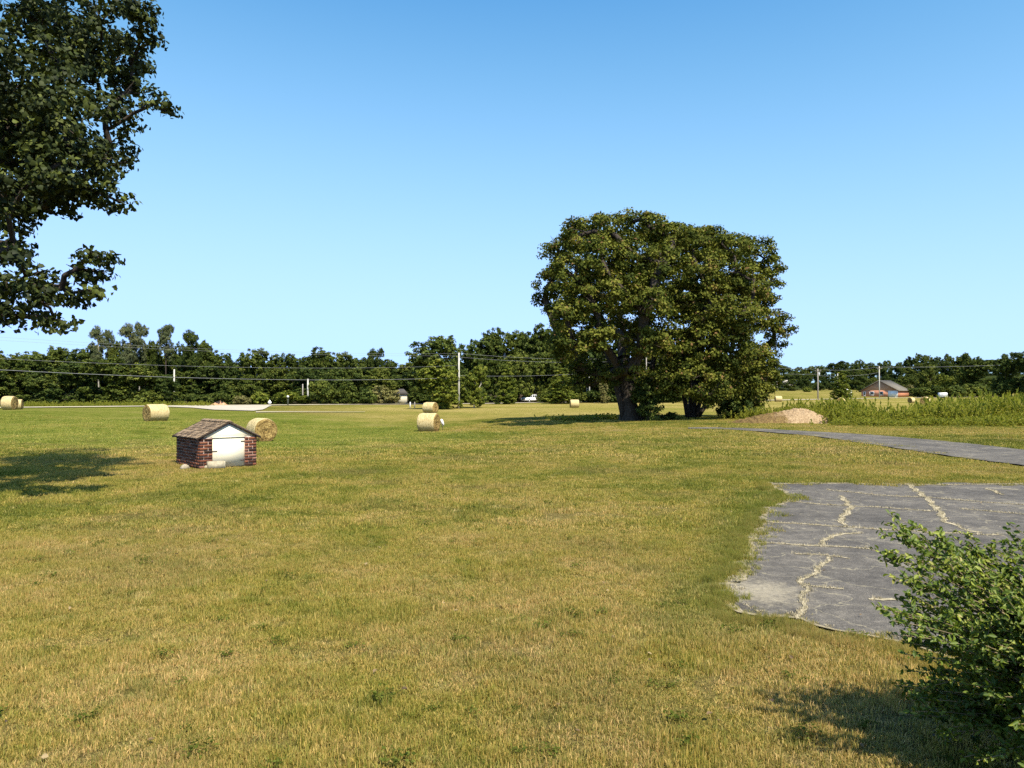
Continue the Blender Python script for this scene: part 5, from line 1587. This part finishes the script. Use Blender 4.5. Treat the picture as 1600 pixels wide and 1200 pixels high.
# ---------------------------------------------------------------- white pickup, trailer
M_car = simple("white_car_paint", (0.80, 0.80, 0.80), (0.78, 0.78, 0.78), 1, 0.3, 0.0, spec=0.5)
M_tyre = simple("tyre_rubber", (0.02, 0.02, 0.02), (0.03, 0.03, 0.03), 5, 0.9)
M_lamp = simple("headlight_glass", (0.7, 0.7, 0.65), (0.6, 0.6, 0.6), 5, 0.15, 0.0, spec=0.7)
def pickup(px, d, yaw, label, s=1.0):
    c = pt(px, d); g = gz(c.x, c.y)
    root = empty("pickup_truck", (c.x, c.y, g + 0.06), yaw)
    hw = 0.95
    b = MB(); b.prism([(-2.7,0.45),(2.7,0.45),(2.75,0.75),(2.6,1.05),(1.35,1.12),(-0.35,1.12),(-2.7,1.12)], -hw, hw); b.obj("body", M_car, root)
    cb = MB(); cb.prism([(1.45,1.125),(0.75,1.72),(-0.45,1.75),(-0.65,1.125)], -hw+0.1, hw-0.1); cb.obj("cab", M_car, root)
    w1 = MB(); w1.prism([(1.2,1.17),(0.7,1.62),(0.15,1.64),(0.15,1.17)], -hw+0.085, -hw+0.095); w1.prism([(0.05,1.17),(0.05,1.64),(-0.4,1.65),(-0.5,1.17)], -hw+0.085, -hw+0.095); w1.obj("side_window", M_glass, root)
    w2 = MB(); w2.prism([(1.2,1.17),(0.7,1.62),(0.15,1.64),(0.15,1.17)], hw-0.095, hw-0.085); w2.prism([(0.05,1.17),(0.05,1.64),(-0.4,1.65),(-0.5,1.17)], hw-0.095, hw-0.085); w2.obj("side_window", M_glass, root)
    ws_ = MB(); ws_.add([(1.42,-0.72,1.17),(1.42,0.72,1.17),(0.82,0.66,1.68),(0.82,-0.66,1.68)], [(0,1,2,3)]); ws_.obj("windscreen", M_glass, root)
    for x in (-1.75, 1.75):
        for y in (-hw, hw-0.22):
            t = MB(); t.tube([Vector((x, y-0.02, 0.36)), Vector((x, y+0.24, 0.36))], 0.37, 18); wh = t.obj("wheel", M_tyre, root)
            h = MB(); h.tube([Vector((x, y-0.03, 0.36)), Vector((x, y+0.25, 0.36))], 0.2, 12); h.obj("rim", M_grey, wh)
    for y in (-0.75, 0.55):
        l = MB(); l.box(2.66, y, 0.78, 2.72, y+0.22, 0.95); l.obj("headlight", M_lamp, root)
    gr = MB(); gr.box(2.7, -0.5, 0.6, 2.77, 0.5, 0.9); gr.obj("grille", M_iron, root)
    tag(root, label, 'pickup truck')
pickup(832, 168, math.radians(-140), "white pickup truck parked under the trees left of the big tree")
def trailer(px, d, yaw, label):
    c = pt(px, d); g = gz(c.x, c.y)
    root = empty("stock_trailer", (c.x, c.y, g), yaw)
    b = MB(); b.prism([(-2.2,0.5),(2.2,0.5),(2.2,2.2),(1.9,2.5),(-2.2,2.5)], -1.0, 1.0); b.obj("body", M_wht, root)
    s = MB()
    for z in (1.2, 1.6): s.box(-1.9, -1.02, z, 1.9, -1.003, z+0.16)
    s.obj("side_vent", M_glass, root)
    for x in (-0.5, 0.4):
        t = MB(); t.tube([Vector((x, -1.12, 0.35)), Vector((x, -0.9, 0.35))], 0.35, 16); t.obj("wheel", M_tyre, root)
        t = MB(); t.tube([Vector((x, 0.9, 0.35)), Vector((x, 1.12, 0.35))], 0.35, 16); t.obj("wheel", M_tyre, root)
    h = MB(); h.tube([Vector((2.2, 0, 0.6)), Vector((3.4, 0, 0.5))], 0.07, 6); h.obj("hitch", M_iron, root)
    return tag(root, label, 'trailer')
trailer(1473, 205, math.radians(12), "small white trailer showing above the weeds right of the brick house").scale = (0.5, 0.5, 0.62)

def carport(px, d, label):
    c = pt(px, d); g = gz(c.x, c.y)
    root = empty("carport", (c.x, c.y, g), math.radians(-20))
    r = MB(); r.prism([(-1.4,2.3),(0,2.9),(1.4,2.3),(1.4,2.36),(0,2.98),(-1.4,2.36)], -1.6, 1.6); r.obj("roof", M_wht, root)
    for x in (-1.3, 1.3):
        for y in (-1.5, 1.5):
            q = MB(); q.tube([Vector((x, y, -0.1)), Vector((x, y, 2.3))], 0.07, 6); q.obj("post", M_wht, root)
    tag(root, label, 'carport')
carport(1322, 212, "little white open carport beside the lone upright tree")

# ---------------------------------------------------------------- signs and small things
def signpost():
    c = pt(450, 133); g = gz(c.x, c.y)
    root = empty("mailbox", (c.x, c.y, g), 0.2)
    p = MB(); p.box(-0.13, -0.13, -0.2, 0.13, 0.13, 1.45); p.obj("post", simple("dark_post", (0.05,0.06,0.04), (0.035,0.04,0.03), 6), root)
    b = MB()
    prof_ = [(-0.17,1.452),(0.17,1.452),(0.17,1.66),(0.12,1.75),(0.0,1.79),(-0.12,1.75),(-0.17,1.66)]
    b.prism(prof_, -0.32, 0.32); b.obj("box", M_wht, root)
    tag(root, "dark post with a white mailbox on top beside the far road", 'mailbox')
signpost()
def marker():
    c = pt(421.5, 118); g = gz(c.x, c.y)
    root = empty("road_marker", (c.x, c.y, g), 0.0)
    p = MB(); p.box(-0.05, 0.02, -0.1, 0.05, 0.08, 1.0); p.obj("post", M_wht, root)
    b = MB()
    b.prism([(0,0.25),(0.32,0.68),(0,1.11),(-0.32,0.68)], -0.015, 0.015); b.obj("diamond_panel", M_wht, root)
    tag(root, "white diamond-shaped marker standing at the corner of the gravel apron", 'marker')
marker()
def bag():
    c = pt(691, 52.5); g = gz(c.x, c.y)
    r = np.random.default_rng(4)
    me = rock_mesh(0.11, 0.08, 0.23, 3, M_wht)
    o = link("plastic_bag", me, None, (c.x, c.y, g+0.27+0.25), (0.1, -0.35, 0.2))
    root = empty("plastic_marker", (c.x, c.y, g))
    o.name = "hood"; o.parent = root; o.location = (0, 0, 0.62)
    p = MB(); p.tube([Vector((0.06,0,-0.1)), Vector((0.0,0,0.55))], 0.018, 6); p.obj("stake", M_iron, root)
    tag(root, "white plastic hood on a thin stake right of the mid-field bale", 'marker')
bag()
def road_posts():
    for px, lb in ((641, "pale short post by the road left of the stacked-looking bales"), (648, "dark short post by the road right of the pale short one")):
        c = pt(px, 118); g = gz(c.x, c.y)
        p = MB(); p.tube([Vector((0,0,-0.1)), Vector((0,0,0.9)), Vector((0,0,0.98))], [0.10,0.10,0.05], 8)
        o = p.obj("fence_post", M_wht if px == 641 else M_pole, None, loc=(c.x, c.y, g)); tag(o, lb, 'post')
road_posts()

# ---------------------------------------------------------------- foreground shrub
def near_shrub():
    base = Vector((2.76, 3.30, 0.0))
    root = empty("foreground_shrub", base)
    r = random.Random(17); rn = np.random.default_rng(17)
    tips = []
    # shoots that stand out in the photograph
    for px, py, d in [(1385,803,3.7),(1372,830,3.7),(1425,818,3.75),(1360,858,3.5),(1388,860,3.5),(1365,945,3.4),(1375,950,3.3),(1490,828,3.8),(1500,850,3.8),(1575,818,3.7),(1580,835,3.7),(1598,850,3.6),(1558,860,3.9),
                      (1450,870,3.6),(1405,845,3.6),(1432,850,3.5),(1530,880,3.5),(1470,880,3.7),(1548,870,3.9),(1600,900,3.5),(1420,985,3.3),(1395,905,3.5),(1380,816,3.65),(1396,832,3.6),(1410,826,3.7),(1440,842,3.7),(1374,864,3.5),(1376,956,3.35),(1392,968,3.3),(1404,990,3.25),(1426,836,3.72),(1486,838,3.8),(1570,828,3.75),(1398,880,3.5),(1410,900,3.45),(1410,1020,3.3)]:
        tips.append(pt(px, d, py=py))
    for k in range(1050):
        a = r.uniform(0, 6.28); e = math.acos(r.uniform(-0.62, 1.0))
        q = r.uniform(0.55, 1.0)
        c = base + Vector((0.0, 0.0, 0.50))
        v = Vector((math.sin(e)*math.cos(a)*1.0, math.sin(e)*math.sin(a)*0.85, math.cos(e)*0.62))
        bumpy = 1 + 0.16*math.sin(3*a+1) + 0.10*math.sin(5*e+a)
        t = c + v*q*bumpy
        if t.z < 0.04: t.z = r.uniform(0.04, 0.2)
        tips.append(t)
    # keep the left boundary as seen
    mb = MB()
    C, N, Td, S, T = [], [], [], [], []
    for i, t in enumerate(tips):
        s = base + Vector((r.uniform(-0.12, 0.3), r.uniform(-0.15, 0.15), 0.0))
        dv = t - s
        midp = s + dv*0.5 + Vector((-dv.x*0.18, -dv.y*0.18, 0.10 + 0.12*dv.length))
        pts = bez(s, midp, t, 12)
        L = dv.length
        rad = [max(0.0016, 0.0075*(1 - k/11.5)) for k in range(12)]
        mb.tube([p - base for p in pts], rad, 5, False)
        # side twigs
        starts = []
        for k in range(4, 12):
            starts.append((pts[k-1], pts[k]))
            if k < 11 and r.random() < 0.6:
                d_ = (pts[k]-pts[k-1]).normalized()
                sd = Vector((r.gauss(0,1), r.gauss(0,1), r.gauss(0.4,0.7))); sd = (sd.normalized()*0.8 + d_*0.6).normalized()*r.uniform(0.05, 0.13)
                e_ = pts[k] + sd
                mb.tube([pts[k]-base, e_-base], [0.0022, 0.0012], 4, False)
                starts.append((pts[k], e_)); starts.append((pts[k], e_))
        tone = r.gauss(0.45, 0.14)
        for a_, b_ in starts:
            seg = b_ - a_
            m = max(2, int(seg.length/0.0135))
            for q in range(m):
                p = a_ + seg*((q+0.5)/m)
                for side in (0, 1):
                    if r.random() < 0.25: continue
                    dr = Vector((r.gauss(0,1), r.gauss(0,1), r.gauss(0.15,0.8))).normalized()
                    tdir = (dr*0.8 + seg.normalized()*0.7).normalized()
                    sz = r.uniform(0.018, 0.040)
                    c_ = p + tdir*sz*0.55 - base
                    nn = Vector((r.gauss(0.1,0.8), r.gauss(-0.35,0.8), 0.75))
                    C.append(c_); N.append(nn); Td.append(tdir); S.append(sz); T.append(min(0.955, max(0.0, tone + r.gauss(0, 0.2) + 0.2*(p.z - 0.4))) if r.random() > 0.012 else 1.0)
    C = np.array([tuple(c) for c in C]); N = np.array([tuple(c) for c in N]); Td = np.array([tuple(c) for c in Td]); S = np.array(S); T = np.array(T)
    ok = (C[:, 2] + base.z) > 0.015
    C, N, Td, S, T = C[ok], N[ok], Td[ok], S[ok], T[ok]
    # the leaves nearest the lens, each an object of its own
    dist = np.linalg.norm(C + np.array(base) - np.array([0, 0, CAM_H]), axis=1)
    inview = (800 + (C[:, 0]+base.x)/(C[:, 1]+base.y)*F < 1598)
    score = S/dist*np.where(inview, 1, 0) + rn.uniform(0, 0.0006, len(S))
    order = np.argsort(-score)
    sel = order[:280]; rest = order[280:]
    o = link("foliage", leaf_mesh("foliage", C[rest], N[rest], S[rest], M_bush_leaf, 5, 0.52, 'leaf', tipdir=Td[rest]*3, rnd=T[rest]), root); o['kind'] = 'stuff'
    shared = []
    for k in range(5):
        shared.append(leaf_mesh("leaf_%d" % k, np.zeros((1,3)), np.array([[0,0,1.0]]), np.array([1.0]), M_bush_leaf, k, 0.52, 'leaf', tipdir=np.array([[50.0,0,0]]), rnd=np.array([0.2 + 0.17*k])))
    for i in sel:
        t = Vector(Td[i]); n_ = Vector(N[i]).normalized(); t = (t - n_*t.dot(n_)).normalized(); b_ = n_.cross(t)
        M = Matrix((t, b_, n_)).transposed().to_4x4()
        l = link("leaf", shared[min(4, int(T[i]*5))], root)
        l.matrix_basis = Matrix.Translation(Vector(C[i])) @ M @ Matrix.Scale(float(S[i]), 4)
    mb.obj("stem", simple("twig", (0.24, 0.18, 0.11), (0.16, 0.12, 0.07), 20, 0.8, 0.0), root, True)
    tag(root, "small-leaved green shrub with upright shoots at the lower right corner", 'shrub')
near_shrub()
print("objects", len(sc.objects))
